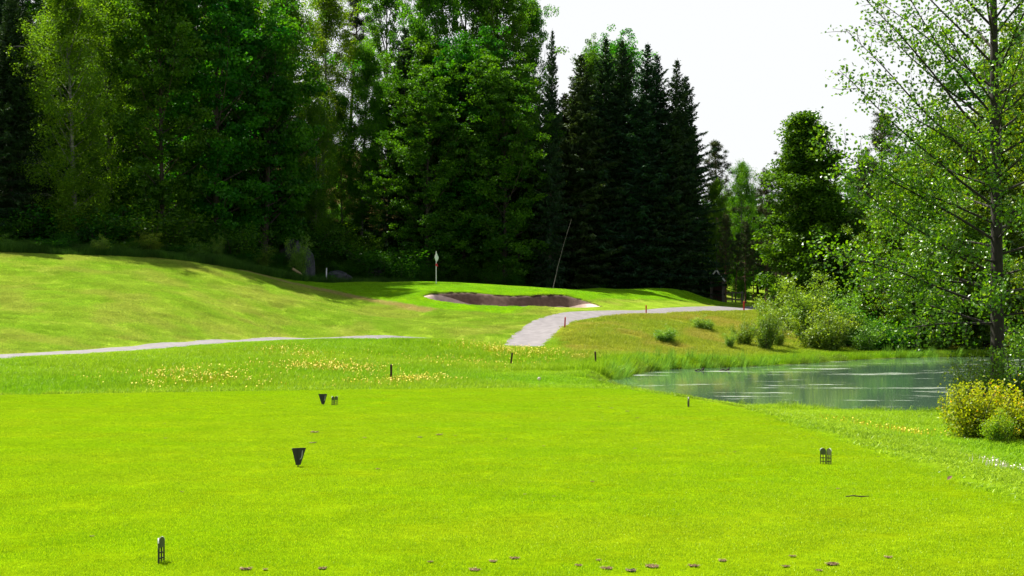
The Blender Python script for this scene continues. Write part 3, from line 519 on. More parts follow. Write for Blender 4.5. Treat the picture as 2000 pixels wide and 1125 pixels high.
for row, (Y0, step, off) in enumerate([(111, 95, 0), (119, 80, 30), (128, 85, 10), (140, 75, 45)]):
    u = -130 + off
    while u < 1345:
        Y = Y0 + rg.uniform(-2, 3) + max(0, 8 - abs(u - 1000) / 60) * (row == 0) + (9 if (row == 0 and u > 700) else 0)
        sky_v = np.interp(u, [-200, 560, 610, 640, 700, 740, 790, 1040, 1060, 1110, 1200, 1300, 1345], [-150, -60, 40, 130, 150, 130, 20, 90, 190, 150, 150, 160, 260])
        k = rg.choice(['spruce1', 'spruce2', 'spruce1', 'maple2', 'birch1'] if u < 900 else ['spruce1', 'spruce2', 'spruce3'])
        tv = sky_v + rg.uniform(10, 120) + (60 if row == 0 else 0)
        if not (row in (1, 2) and 380 < u < 760): back.append((k, u, Y, tv))
        u += step + rg.uniform(-18, 18)
for k, u, Y, tv in back:
    nm = {'s': SP, 'm': MA, 'b': BI}[k[0]]; key = {'s': 'spruce', 'm': 'maple', 'b': 'birch'}[k[0]]; plant(k, nm[0], nm[1], u, Y, tv, 1.05, LB[key], GB + ', ' + key)
for i, (u, Y, tv, k) in enumerate([(1385, 150, 400, 'spruce1'), (1400, 158, 420, 'maple1'), (1442, 160, 400, 'maple2'), (1480, 165, 420, 'maple1'), (1520, 160, 400, 'birch1'), (1565, 165, 400, 'maple2'), (1420, 165, 440, 'birch1'), (1462, 190, 400, 'spruce2'), (1500, 180, 400, 'birch1'), (1545, 195, 380, 'spruce1'), (1590, 175, 400, 'maple1'), (1640, 190, 340, 'spruce2'), (1690, 170, 360, 'maple2'), (1745, 160, 330, 'spruce1'), (1800, 150, 340, 'maple1'), (1860, 140, 300, 'maple2'), (1930, 135, 260, 'spruce3'), (2000, 130, 200, 'maple1')]):
    nm = {'s': SP, 'm': MA, 'b': BI}[k[0]]; plant(k, nm[0], nm[1], u, Y, tv, 1.5, 'distant %s beyond the pond trees' % nm[0].split('_')[0], 'distant trees beyond the pond, ' + nm[0].split('_')[0])
# dark bare trunks standing in the open strip right of the shelter
for i, (u, Y, rr_) in enumerate([(1418, 119, .17), (1437, 121, .22), (1456, 123, .17), (1471, 126, .13), (1498, 119, .15), (1516, 116, .17), (1527, 117, .19), (1541, 115, .15)]):
    kind = 'pine1' if i % 2 else 'pine2'; plant(kind, 'pine_tree', 'tree', u, Y, 420 + (i * 37) % 60, .8, 'dark slim pine trunk in the open strip right of the shelter', 'pines in the open strip right of the shelter')
US = 'leafy undergrowth bush at the shaded foot of the wood'
for i in range(70):
    u = -30 + i * 20.5 + rg.uniform(-14, 14); crest = np.interp(u, [0, 200, 400, 500, 600, 700, 1000, 1150, 1400], [89, 91, 95, 99, 104, 107, 109, 113, 117]); Y = crest + rg.uniform(3, 9)
    plant('under1' if i % 3 else 'under2', 'undergrowth_bush', 'bush', u, Y, h=rg.uniform(.9, 2.6), wide=rg.uniform(1., 1.8), label=US, group='undergrowth bushes along the foot of the wood', parts=('stems', 'foliage'))
for u, Y, h_, lb, k, wd in [
  (195, 89.5, 1.1, 'pale sunlit bush at the edge of the hillside turf', 'shrub1', 1.3), (425, 97, 1.5, 'thin young bush on the shaded bank below the maple', 'shrub2', .8), (583, 101, 2.8, 'young leafy sapling in front of the grey rocks', 'shrub2', .8),
  (1455, 79, 1.6, 'small round bush standing alone left of its taller neighbour', 'shrub1', .85), (1497, 78, 2.4, 'light green bush at the middle of the pond bank', 'shrub2', .95), (1522, 80, 1.5, 'low sprig leaning on the right of the bank bush', 'shrub1', .7),
  (1575, 85, 3.6, 'pale green bush left of the bank maple trunk', 'shrub2', 1.15), (1605, 81, 2.7, 'pale shrub in front of the bank maple trunk', 'shrub1', 1.2), (1650, 85, 3.0, 'bright bush right of the bank maple trunk', 'shrub2', 1.2), (1690, 83, 2.0, 'little shrub at the reeds below the alders', 'shrub1', 1.),
  (1375, 84, .8, 'low weedy tuft bush high on the pond bank', 'shrub1', 2.0), (1300, 76, .8, 'low bush above the reeds near the pond corner', 'shrub1', 1.9),
  (1548, 90, 3.0, 'pale feathery bush at the left end of the bushes under the bank maple', 'shrub1', 1.3), (1628, 82, 1.6, 'low leafy bush in front of the bank maple trunk by the water', 'shrub2', 1.4), (1670, 88, 2.8, 'shaded bush behind the bright one right of the bank maple trunk', 'under2', 1.1), (1710, 87, 2.4, 'dark round bush under the first alder over the pond', 'under1', 1.2), (1425, 77, .8, 'low weed clump above the reeds left of the two bank bushes', 'shrub2', 1.2),
  (1740, 84.5, 1.8, 'dark bush at the waterline under the alders', 'under1', 1.0)]:
    plant(k, 'bush', 'bush', u, Y, h=h_, wide=wd, label=lb, parts=('stems', 'foliage'))
for i, (u, Y, h_, k) in enumerate([(250, 92.5, .8, 'under1'), (292, 93.5, 1.3, 'shrub2'), (345, 95, .7, 'under1'), (380, 95.5, 1.2, 'shrub1'), (470, 100, .9, 'under1'), (505, 101, 1.5, 'shrub2'), (545, 103, .9, 'under1'), (105, 90.5, .8, 'under1'), (60, 90, .6, 'under1'), (10, 89.5, .9, 'shrub1'), (630, 107, .8, 'under1'), (700, 110, 1.2, 'under2'), (770, 112, 1.0, 'under1')]):
    plant(k, 'bank_weed', 'weed', u, Y, h=h_, wide=1.9, label='low ragged weed clump on the shaded bank between turf and wood', group='weeds on the shaded bank below the wood', parts=('stems', 'foliage'))
# near tree on the bank at the right
def near_alder():
    rng = np.random.default_rng(77); x, Y = (1948 - 1000) / F * 33, 33.0; zb = h1(x, Y); t = G(); c = G(); Ht = 15
    tp = curve((0, 0, -.2), (.004, 0, 1), Ht, 20, rng, wob=.006); tp[:, 0] *= .25; t.tube(tp, np.interp(np.linspace(0, Ht, 21), [0, .4, 3, 15], [.24, .175, .145, .03]), 12); zs = tp[:, 2]; C = []; S = []
    specs = []
    for i in range(66):
        s = i / 65; h = 1.9 + 11.6 * s; az = i * 2.399 + 1.0; specs.append((h, az, 4.6 * math.sin(math.pi * (.25 + .62 * s)) ** .7 * rng.uniform(.6, .88), R(4 + 42 * min(1, s * 1.6) + rng.uniform(-6, 6))))
    for h, L, e in [(3.2, 4.6, 24), (4.0, 5.0, 28), (4.8, 4.9, 38), (5.5, 5.0, 42), (6.2, 5.2, 46), (2.4, 4.4, 20), (2.0, 3.4, 22), (2.8, 4.4, 20), (6.9, 4.2, 56)]: specs.append((h, math.pi + rng.uniform(-.5, .35), L, R(e)))
    for (h, az, L, el) in specs:
        p0 = np.array([np.interp(h, zs, tp[:, 0]), np.interp(h, zs, tp[:, 1]), h]); d = np.array([math.cos(az) * math.cos(el), math.sin(az) * math.cos(el), math.sin(el)]); lp = curve(p0, d, L, 9, rng, bend=(0, 0, .12 if h > 3 else -.12), wob=.035)
        t.tube(lp, np.linspace(.020 + .004 * L, .005, 10), 5, cap=False)
        nt_ = int(L * 5)
        for k in range(nt_):
            f = .22 + .78 * (k + rng.uniform(0, 1)) / nt_; q = f * 9; a = min(8, int(q)); b = lp[a] + (lp[a + 1] - lp[a]) * (q - a); dd = lp[a + 1] - lp[a]; dd = dd / np.linalg.norm(dd); sd = np.cross(dd, rng.normal(0, 1, 3)); sd /= np.linalg.norm(sd)
            tl = rng.uniform(.35, 1.0) * (1.15 - .6 * f); q2 = curve(b, dd * .7 + sd * .9, tl, 4, rng, bend=(0, 0, -.05), wob=.12); t.tube(q2, np.linspace(.009, .003, 5), 3, cap=False)
            n = int(11 if f < .85 else 8); n = int(n * (3.7 if h < 5 else 2.3 if h < 7.5 else (3.4 if f < .5 else 1.3)) * (1 if f < .7 else .75))
            for j in range(n): w_ = rng.uniform(.15, 1.05) * 4; a2 = min(3, int(w_)); C.append(q2[a2] + (q2[a2 + 1] - q2[a2]) * (w_ - a2) + rng.normal(0, .13, 3)); S.append(rng.random())
    C = np.array(C); S = np.array(S)
    leaves(c, C, .092, .076, rng, up=.45, fold=.18, var=S ** 1.3)
    r = empty('alder_tree', (x, Y, zb)); obj('trunk', t.mesh('near_alder_trunk', M['bark_alder'], True), r); obj('crown', c.mesh('near_alder_crown', M['alder']), r)
    tag(r, 'near alder with thick dark trunk and spreading twigs at the right side', 'tree'); return len(C)
print('near alder leaves', near_alder())
PR['gold'] = shrub('golden_shrub', 71, 1.05, .62, 8000, .062, 'goldshrub', stems=26, cl=.17, up=.35, fold=.15)
PR['gold2'] = shrub('golden_shrub_b', 72, .95, .6, 7500, .062, 'goldshrub', stems=24, cl=.17, up=.35, fold=.15)
PR['under3'] = shrub('alder_suckers', 73, 1.6, 1.0, 5200, .075, 'alder', stems=20, cl=.25, up=.35, fold=.15)
for u, Y, h_, lb, k, wd in [(1905, 21.2, .82, 'golden green leafy shrub at the foot of the near trunk', 'gold', .95), (1990, 21.0, .84, 'orange tipped shrub cut by the right edge of the picture', 'gold2', 1.0), (1948, 20.4, .50, 'low green shrub between the golden and the orange tipped one', 'gold2', .7),
   (1905, 31.5, 1.35, 'leafy suckers left of the near trunk above the water', 'under3', .75), (2000, 31, 1.6, 'leafy suckers right of the near trunk', 'under3', 1.)]:
    plant(k, 'shrub', 'shrub', u, Y, h=h_, wide=wd, label=lb, parts=('stems', 'foliage'))
# leaning thin white birch stem in the spruce shade
g = G(); lp = curve((0, 0, 0), (.2, .3, 1), 5.6, 10, np.random.default_rng(3), bend=(.02, 0, 0), wob=.02); g.tube(lp, np.linspace(.032, .010, 11), 6)
x_, y_ = (1080 - 1000) / F * 105, 105.; o = obj('leaning_birch_stem', g.mesh('leaning_birch_stem', M['planks'], True)); o.location = (x_, y_, h1(x_, y_)); tag(o, 'thin white leafless stem leaning in front of the black spruces', 'tree stem')

# ------------------------------------------------------------------ grass, reeds and flowers (uncountable stuff), scattered as instances
PROTO = bpy.data.collections.new('grass_tufts')
def tuft(name, seed, rad, n, h, wd, curl, col='', mat='grass', square=True):
    rng = np.random.default_rng(seed); x = rng.uniform(-rad, rad, n); y = rng.uniform(-rad, rad, n)
    if not square: k = rng.uniform(0, 1, n) ** .6 * rad; a = rng.uniform(0, 6.28, n); x = k * np.cos(a); y = k * np.sin(a)
    hh = rng.uniform(h[0], h[1], n); az = rng.uniform(0, 6.28, n); fa = rng.uniform(0, 6.28, n); ww = wd * rng.uniform(.7, 1.3, n); ln = rng.uniform(.1, 1, n) * curl
    s = np.stack([np.cos(fa), np.sin(fa), 0 * fa], -1); l = np.stack([np.cos(az), np.sin(az), 0 * az], -1); b = np.stack([x, y, 0 * x - .01], -1); U = np.array([0, 0, 1.])
    m1 = b + U * (hh * .55)[:, None] + l * (hh * ln * .3)[:, None]; tp = b + U * (hh * (1 - .25 * ln))[:, None] + l * (hh * ln)[:, None]
    V = np.stack([b - s * ww[:, None] / 2, b + s * ww[:, None] / 2, m1 + s * ww[:, None] * .4, m1 - s * ww[:, None] * .4, tp], 1).reshape(-1, 3)
    g = G(); i = np.arange(n)[:, None] * 5; v = rng.uniform(0, 1, n); g.add(V, i + [0, 1, 2, 3], v); g.v.append(np.zeros((0, 3), np.float32)); g.f.append(i + [3, 2, 4]); g.a.append(v.astype(np.float32))
    o = bpy.data.objects.new(name, g.mesh(name, M[mat])); return o
def flower(name, seed, n, rad, h, r, mat):
    rng = np.random.default_rng(seed); g = G()
    for i in range(n):
        x, y = rng.uniform(-rad, rad, 2); z = rng.uniform(*h); tilt = rng.normal(0, .5, 2); k = 6; an = np.linspace(0, 6.28, k, endpoint=False); rr_ = r * rng.uniform(.7, 1.2)
        V = np.stack([x + rr_ * np.cos(an), y + rr_ * np.sin(an), z + rr_ * (np.cos(an) * tilt[0] + np.sin(an) * tilt[1]) + rr_ * .3], -1); V = np.vstack([V, [[x, y, z]]]); g.add(V, np.stack([np.arange(k), (np.arange(k) + 1) % k, np.full(k, k)], -1)); g.tube([(x, y, 0), (x, y, z)], [.003, .002], 3, cap=False)
    return bpy.data.objects.new(name, g.mesh(name, M[mat]))
def scatter(name, protos, x, y, scale, label=None, tint=None, kidx=None, follow=1.0, zoff=0., cat=None, seed=0):
    rng = np.random.default_rng(seed + 1); n = len(x); z = H(x, y) + zoff; e = .15
    sx_ = (H0(x + e, y) - H0(x - e, y)) / (2 * e) * follow; sy_ = (H0(x, y + e) - H0(x, y - e)) / (2 * e) * follow
    nrm = np.stack([-sx_, -sy_, np.ones(n)], -1); nrm /= np.linalg.norm(nrm, axis=1)[:, None]
    # euler XYZ whose z axis is nrm, then spin about world z is folded in by spinning first
    yaw = rng.uniform(0, 6.28, n); ca, sa = np.cos(-yaw), np.sin(-yaw); lx = nrm[:, 0] * ca - nrm[:, 1] * sa; ly = nrm[:, 0] * sa + nrm[:, 1] * ca
    rx = np.arcsin(np.clip(-ly, -1, 1)); ry = np.arctan2(lx, nrm[:, 2]); rot = np.stack([rx, ry, yaw], -1)
    me = bpy.data.meshes.new(name); me.vertices.add(n); me.vertices.foreach_set('co', np.stack([x, y, z], -1).astype(np.float32).ravel())
    a = me.attributes.new('rot', 'FLOAT_VECTOR', 'POINT'); a.data.foreach_set('vector', rot.astype(np.float32).ravel())
    a = me.attributes.new('scl', 'FLOAT_VECTOR', 'POINT'); a.data.foreach_set('vector', np.asarray(scale, np.float32).ravel())
    a = me.attributes.new('idx', 'INT', 'POINT'); a.data.foreach_set('value', (rng.integers(0, len(protos), n) if kidx is None else kidx).astype(np.int32))
    tc_ = turf(x, y)[0] if tint is None else tint; tc_ = tc_ * (1.32 + rng.normal(0, .09, (n, 1)))
    a = me.attributes.new('tint', 'FLOAT_COLOR', 'POINT'); a.data.foreach_set('color', np.c_[np.clip(tc_, 0, 1), np.ones(n)].astype(np.float32).ravel())
    coll = bpy.data.collections.new(name + '_blades')
    for o in protos: coll.objects.link(o)
    ng = bpy.data.node_groups.new(name, 'GeometryNodeTree'); ng.interface.new_socket('Geometry', in_out='INPUT', socket_type='NodeSocketGeometry'); ng.interface.new_socket('Geometry', in_out='OUTPUT', socket_type='NodeSocketGeometry')
    gi = ng.nodes.new('NodeGroupInput'); go = ng.nodes.new('NodeGroupOutput'); ci = ng.nodes.new('GeometryNodeCollectionInfo'); ci.inputs[0].default_value = coll; ci.inputs['Separate Children'].default_value = True; ci.inputs['Reset Children'].default_value = True
    ip = ng.nodes.new('GeometryNodeInstanceOnPoints'); ip.inputs['Pick Instance'].default_value = True
    def na(nm, ty):
        q = ng.nodes.new('GeometryNodeInputNamedAttribute'); q.data_type = ty; q.inputs[0].default_value = nm; return [s for s in q.outputs if s.enabled][0]
    er = ng.nodes.new('FunctionNodeEulerToRotation'); ng.links.new(na('rot', 'FLOAT_VECTOR'), er.inputs[0]); ng.links.new(er.outputs[0], ip.inputs['Rotation'])
    ng.links.new(na('idx', 'INT'), ip.inputs['Instance Index']); ng.links.new(na('scl', 'FLOAT_VECTOR'), ip.inputs['Scale'])
    ng.links.new(gi.outputs[0], ip.inputs['Points']); ng.links.new(ci.outputs[0], ip.inputs['Instance']); ng.links.new(ip.outputs[0], go.inputs[0])
    o = bpy.data.objects.new(name, me); COL.objects.link(o); md = o.modifiers.new('scatter', 'NODES'); md.node_group = ng; tag(o, label, cat, kind='stuff'); print(name, n); return o
def in_view(x, y, m=1.06, add=5.0): return np.abs(x) < 1000 / F * y * m + add
def rand_pts(x0, x1, y0, y1, dens, seed):
    rng = np.random.default_rng(seed); n = int((x1 - x0) * (y1 - y0) * dens); x = rng.uniform(x0, x1, n); y = rng.uniform(y0, y1, n); k = in_view(x, y); return x[k], y[k]
PATH2 = [tuple(p[:2]) for p in PC]
short = [tuft('mown_tuft_%d' % i, 100 + i, .16, 420, (.012, .028), .0035, .5) for i in range(4)]
x, y = rand_pts(-16, 5, 7, 31.5, 44, 1); k = poly_sd(x, y, TEE) < .05; x, y = x[k], y[k]
s = np.random.default_rng(2).uniform(.8, 1.15, len(x)); scatter('tee_grass', short, x, y, np.stack([s * 1.1, s * 1.1, s], -1), 'closely mown yellow-green grass of the tee', cat='grass', seed=1)
semi = [tuft('semi_tuft_%d' % i, 120 + i, .34, 420, (.03, .085), .008, .6) for i in range(4)]
x, y = rand_pts(-36, 30, 45, 125, 8, 3); side = np.interp(x, PC[:105, 0], PC[:105, 1])
ap = poly_sd(x, y, APRON); k = (((y > side) & (x < 2.6)) | (ap < .3)) & (line_d(x, y, PATH2) > PW + .1) & (poly_sd(x, y, BPOLY) > .12) & (turf(x, y)[1] < .3); x, y, ap = x[k], y[k], ap[k]
sz = np.where(ap < 0, .45, 1.0) * np.random.default_rng(4).uniform(.7, 1.3, len(x)); scatter('hillside_grass', semi, x, y, np.stack([np.full(len(x), 1.1), np.full(len(x), 1.1), sz], -1), 'short patchy grass on the hillside and around the green', cat='grass', seed=2)
tall = [tuft('rough_tuft_%d' % i, 140 + i, .38, 260, (.07, .24), .009, .75) for i in range(5)]
def rough_mask(x, y): return (poly_sd(x, y, TEE) > .35) & (poly_sd(x, y, POND) > .05) & (line_d(x, y, PATH2) > PW + .22)
x1, y1 = rand_pts(-30, 16, 28, 80, 6.0, 5); side = np.interp(x1, PC[:105, 0], PC[:105, 1]); k = rough_mask(x1, y1) & ((y1 < side) | (x1 > 2.6)); x1, y1 = x1[k], y1[k]
x2, y2 = rand_pts(4, 34, 8, 34, 9.0, 6); k = rough_mask(x2, y2); x2, y2 = x2[k], y2[k]
x3, y3 = rand_pts(3, 36, 62, 135, 5.0, 7); k = rough_mask(x3, y3) & (poly_sd(x3, y3, APRON) > .2) & (turf(x3, y3)[1] < .5) & ((y3 < np.interp(x3, PC[104:, 0], PC[104:, 1]) - 1.2) | (x3 > 18)) & ~((x3 < 16) & (y3 < 80)); x3, y3 = x3[k], y3[k]
x = np.r_[x1, x2, x3]; y = np.r_[y1, y2, y3]; hs = .55 + .9 * fbm(x, y, 2.5, 91); td = poly_sd(x, y, TEE); hs *= np.interp(td, [0, 1.2, 4], [.25, .55, 1]); pd = poly_sd(x, y, POND); hs *= np.interp(pd, [0, 1.5, 4], [1.9, 1.5, 1.0]) * np.where((pd < 4) & (y < 54), .36, 1.)
hs *= np.where((x > 4) & (y < 34), .62, 1.); hs *= np.where(x < -4, np.interp(line_d(x, y, PATH2), [1.0, 5.5], [.2, 1]), np.interp(line_d(x, y, PATH2), [1.3, 2.5], [.45, 1]))
scatter('rough_grass', tall, x, y, np.stack([np.full(len(x), 1.), np.full(len(x), 1.), hs], -1), 'longer uneven grass of the rough between tee, path and pond', cat='grass', seed=3)
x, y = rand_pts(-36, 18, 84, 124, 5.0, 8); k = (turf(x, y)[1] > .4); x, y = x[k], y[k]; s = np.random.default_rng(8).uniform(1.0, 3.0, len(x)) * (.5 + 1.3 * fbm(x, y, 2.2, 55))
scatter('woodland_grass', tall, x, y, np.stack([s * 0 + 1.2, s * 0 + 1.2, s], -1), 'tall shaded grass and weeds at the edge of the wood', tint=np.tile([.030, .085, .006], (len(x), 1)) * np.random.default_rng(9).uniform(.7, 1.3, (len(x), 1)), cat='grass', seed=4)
reed = [tuft('reed_tuft_%d' % i, 160 + i, .3, 46, (.45, 1.05), .02, .35, square=False) for i in range(3)]
pe2 = catmull(np.array(POND + POND[:1], float), 6); rg2 = np.random.default_rng(12); X = []; Yy = []
for i in range(520):
    p = pe2[rg2.integers(0, len(pe2))] + rg2.normal(0, .45, 2)
    if 50 < p[1] < 83 and p[0] < 30: X.append(p[0]); Yy.append(p[1])
x, y = np.array(X), np.array(Yy); nz = fbm(x, y, 3.0, 44); k = (nz > .5) | ((x > 5.5) & (x < 13) & (rg2.random(len(x)) < .55)); x, y = x[k], y[k]; pd = poly_sd(x, y, POND); k = (pd > -.35); x, y, pd = x[k], y[k], pd[k]
s = rg2.uniform(.35, .85, len(x)); scatter('reeds', reed, x, y, np.stack([s, s, s], -1), 'blue-green reeds and sedges along the far shoreline of the pond', tint=np.tile([.11, .23, .02], (len(x), 1)), cat='reeds', seed=5)
yf_ = [flower('buttercup_%d' % i, 180 + i, 7, .38, (.12, .27), .019, 'petal') for i in range(3)]
def clusters(cs, seed):
    rng = np.random.default_rng(seed); X = []; Y_ = []
    for u, v, du, Y, dY, n in cs:
        n = int(n * 1.5); X += list((u - 1000 + rng.normal(0, du * 1.5, n)) / F * Y); Y_ += list(Y + rng.normal(0, dY * 2.0, n))
    return np.array(X), np.array(Y_)
x, y = clusters([(340, 735, 35, 44.5, .5, 26), (395, 738, 30, 43.5, .4, 22), (300, 742, 12, 42, .3, 6), (530, 680, 14, 60, .6, 12), (600, 695, 20, 57, .6, 16), (640, 718, 40, 50, .8, 44), (590, 722, 35, 50, .6, 30), (700, 722, 20, 49, .7, 14), (820, 742, 26, 46, .6, 26), (790, 738, 16, 46, .5, 12), (720, 745, 30, 45, .8, 14), (960, 686, 24, 66.5, .4, 34), (1010, 690, 18, 65, .5, 20), (1060, 689, 16, 66, .4, 24), (1110, 697, 18, 64, .6, 18), (940, 700, 40, 60, 1.2, 18), (850, 705, 40, 58, 1.5, 16), (440, 735, 60, 45, 1.5, 20)], 3)
k = rough_mask(x, y); x, y = x[k], y[k]; s = np.random.default_rng(3).uniform(.8, 1.2, len(x)); scatter('yellow_flowers', yf_, x, y, np.stack([s, s, s], -1), 'drifts of small yellow buttercups in the rough', cat='flowers', seed=6)
x, y = clusters([(1720, 838, 18, 22.6, .15, 6), (1790, 848, 20, 21.6, .12, 9), (1640, 826, 16, 23.5, .1, 2)], 4); s = np.full(len(x), .6); k = rough_mask(x, y); scatter('bank_flowers', yf_, x[k], y[k], np.stack([s, s, s], -1)[k], 'small yellow flowers in the grass right of the tee', cat='flowers', seed=7)
wf = [flower('clover_%d' % i, 190 + i, 5, .14, (.05, .10), .009, 'white_petal') for i in range(2)]
x, y = clusters([(1952, 932, 10, 15.9, .12, 7), (1920, 915, 14, 16.6, .2, 2)], 5); s = np.full(len(x), 1.); scatter('white_clover', wf, x, y, np.stack([s, s, s], -1), 'patch of small white clover heads in the grass at the right', cat='flowers', seed=8)

# ------------------------------------------------------------------ tee markers
V_BASE = (0, 0)
def v_marker(u, Y, h, yaw, label):
    x = (u - 1000) / F * Y; r = empty('tee_marker', (x, Y, 0), yaw, (h / .2,) * 3); tag(r, label, 'tee marker')
    g = G(); wt, wb, ht = .086, .028, .2; outer = []
    for sgn, ya in ((-1, .42), (1, -.42)):       # two tapering wings folded about the middle
        n = 7; p = [(0, .018), (sgn * wb, .018)] + [(sgn * (wb + (wt - wb) * k / n), .018 + (ht - .018) * (k / n) ** 1.0) for k in range(1, n + 1)] + [(sgn * wt * .93, ht + .003), (0, ht + .001)]
        g.prism(p, .006, ya)
    o = obj('folded_plate', g.mesh('marker_plate', M['black']), r)
    g = G(); g.tube([(0, 0, -.05), (0, 0, .03)], [.004, .007], 8); obj('ground_spike', g.mesh('marker_spike', M['black']), r)
    g = G(); pts = [(.018, .078), (.030, .086), (.038, .100), (.042, .120), (.0435, .145), (.046, .168), (.050, .172)]; ca, sa = math.cos(.42), math.sin(.42)
    g.tube([(px * ca, -px * sa - .0045, pz) for px, pz in pts], [.002, .005, .0055, .005, .0042, .0045, .003], 6); obj('swing_logo', g.mesh('marker_logo', M['logo']), r)
    return r
v_marker(582, 15.15, .20, .45, 'black folded tee marker with white swing mark on the nearer left turf')
v_marker(631, 25.3, .20, -.05, 'black folded tee marker beside the arched one on the farther turf')
def arch_marker(u, Y, h, yaw, label):
    x = (u - 1000) / F * Y; r = empty('tee_marker', (x, Y, 0), yaw, (h / .18,) * 3); tag(r, label, 'tee marker')
    for sgn in (-1, 1):
        g = G(); w_, ht = .036, .18; c0 = sgn * .036
        arc = [(c0 + w_ * .92 * math.cos(a), .145 + .035 * math.sin(a)) for a in np.linspace(0, math.pi, 13)]; g.prism([(c0 - w_ * .92, .105), (c0 + w_ * .92, .105)] + arc, .008, sgn * -.35)
        obj('arched_top', g.mesh('arch_top', M['plaque']), r)
        g = G(); rotm = Euler((0, 0, sgn * -.35)).to_matrix()
        for k in (-1, 0, 1): c = rotm @ Vector((c0 + k * w_ * .78, 0, .05)); g.box((c.x, c.y, .05), (.0095, .008, .116), rotm)
        for zz in (.03, .07): c = rotm @ Vector((c0, 0, zz)); g.box((c.x, c.y, zz), (w_ * 1.2, .006, .010), rotm)
        obj('slotted_foot', g.mesh('arch_foot', M['black']), r)
        g = G(); aa = np.linspace(.1, 1.3, 6) if sgn > 0 else np.linspace(math.pi - 1.3, math.pi - .1, 6); pts = []
        for a in aa: c = rotm @ Vector((c0 + (w_ * .92 + .001) * math.cos(a), 0, .145 + .036 * math.sin(a))); pts.append((c.x, c.y, c.z))
        g.tube(pts, .0042, 6); obj('pale_edge', g.mesh('arch_edge', M['whitepaint']), r)
arch_marker(653, 25.2, .165, .5, 'arched slotted tee marker beside the farther black folded one')
arch_marker(1614, 15.4, .175, -.55, 'arched slotted tee marker near the right edge of the tee')
arch_marker(1343, 24.8, .175, 1.35, 'arched tee marker seen edge-on at the far right corner of the tee')
arch_marker(309, 9.3, .168, 1.5, 'arched tee marker seen edge-on at the bottom left, closest of all')

# ------------------------------------------------------------------ stakes, flag, shelter, bench, rocks
def stake(u, Y, h, tilt, mat, label, r_=.035, name='hazard_stake'):
    x = (u - 1000) / F * Y; z = h1(x, Y); r = empty(name, (x, Y, z)); r.rotation_euler = (0, tilt, 0); g = G(); g.box((0, 0, h / 2 - .1), (r_ * 2, r_ * 1.3, h + .2)); obj('post', g.mesh('stake_post', M[mat]), r)
    g = G(); V = [(-r_ * 1.05, -r_ * .7, h), (r_ * 1.05, -r_ * .7, h), (r_ * 1.05, r_ * .7, h), (-r_ * 1.05, r_ * .7, h), (0, 0, h + .03)]; g.add(V, [[0, 1, 4], [1, 2, 4], [2, 3, 4], [3, 0, 4]]); g.add(V, [[3, 2, 1, 0]]); obj('pointed_cap', g.mesh('stake_cap', M[mat]), r); tag(r, label, name.split('_')[1] if '_' in name else name)
stake(764, 47, .58, .0, 'darkwood', 'dark red hazard stake nearest the tee in the flowery rough')
stake(997, 60, .60, .13, 'darkwood', 'dark leaning hazard stake in the tall grass below the path mouth')
stake(1164, 57, .64, -.05, 'darkwood', 'dark slim hazard stake next to the pond tip')
stake(1103, 79.5, .58, .05, 'redpaint', 'short red hazard stake at the bend of the cart path', .04)
stake(1262, 92.5, .60, .0, 'redpaint', 'red hazard stake on top of the pond bank beside the path', .04)
stake(1453, 103, .66, .0, 'redpaint', 'bright red hazard stake farthest right at the end of the path', .05)
stake(637, 102, 1.2, .03, 'whitepaint', 'thin white marker post in the shade in front of the rocks', .035, 'marker_post')
x_, y_ = (852 - 1000) / F * 99.5, 99.5; z_ = h1(x_, y_); r = empty('flagstick', (x_, y_, z_ - .02)); tag(r, 'flagstick with pale limp flag standing on the green', 'flagstick')
g = G(); g.tube([(0, 0, -.1), (0, 0, 2.33)], [.03, .022], 8); obj('pole', g.mesh('flag_pole', M['whitepaint'], True), r)
g = G(); F1 = [(-.02, 2.28), (.05, 2.16), (.16, 1.92), (.17, 1.82), (.07, 1.60), (-.02, 1.58), (-.10, 1.80), (-.11, 1.90), (-.05, 2.05)]; g.prism(F1, .03, .3); obj('flag', g.mesh('flag_cloth', M['flag']), r)
g = G(); g.prism([(-.05, 1.42), (.05, 1.46), (.13, 1.30), (.10, 1.22), (.02, 1.28), (-.06, 1.30)], .05, -.2); obj('position_pennant', g.mesh('pennant', M['redflag']), r)
# gabled shelter
x_, y_ = (1400 - 1000) / F * 119, 119.; z_ = h1(x_, y_) ; r = empty('wooden_shelter', (x_, y_, z_), -.25); tag(r, 'small gabled wooden shelter among the trunks at the end of the path', 'shelter')
g = G()
for sx_ in (-1, 1): g.box((sx_ * .5, 0, 1.02), (.12, .12, 2.05)); g.box((sx_ * .5, 1.2, 1.02), (.12, .12, 2.05))
obj('posts', g.mesh('shelter_posts', M['planks']), r)
g = G(); g.box((0, 1.28, 1.0), (1.1, .04, 1.9)); g.box((-.58, .6, 1.0), (.03, 1.1, 1.9)); obj('board_walls', g.mesh('shelter_walls', M['redwood']), r)
g = G()
for sx_ in (-1, 1): g.box((sx_ * .38, .6, 2.42), (1.08, 1.9, .05), Euler((0, sx_ * .93, 0)).to_matrix())
rf = obj('roof', g.mesh('shelter_roof', M['planks']), r); g = G()
for sx_ in (-1, 1): g.box((sx_ * .38, -.37, 2.44), (1.14, .04, .11), Euler((0, sx_ * .93, 0)).to_matrix())
obj('gable_board', g.mesh('shelter_gable', M['whitepaint']), rf)
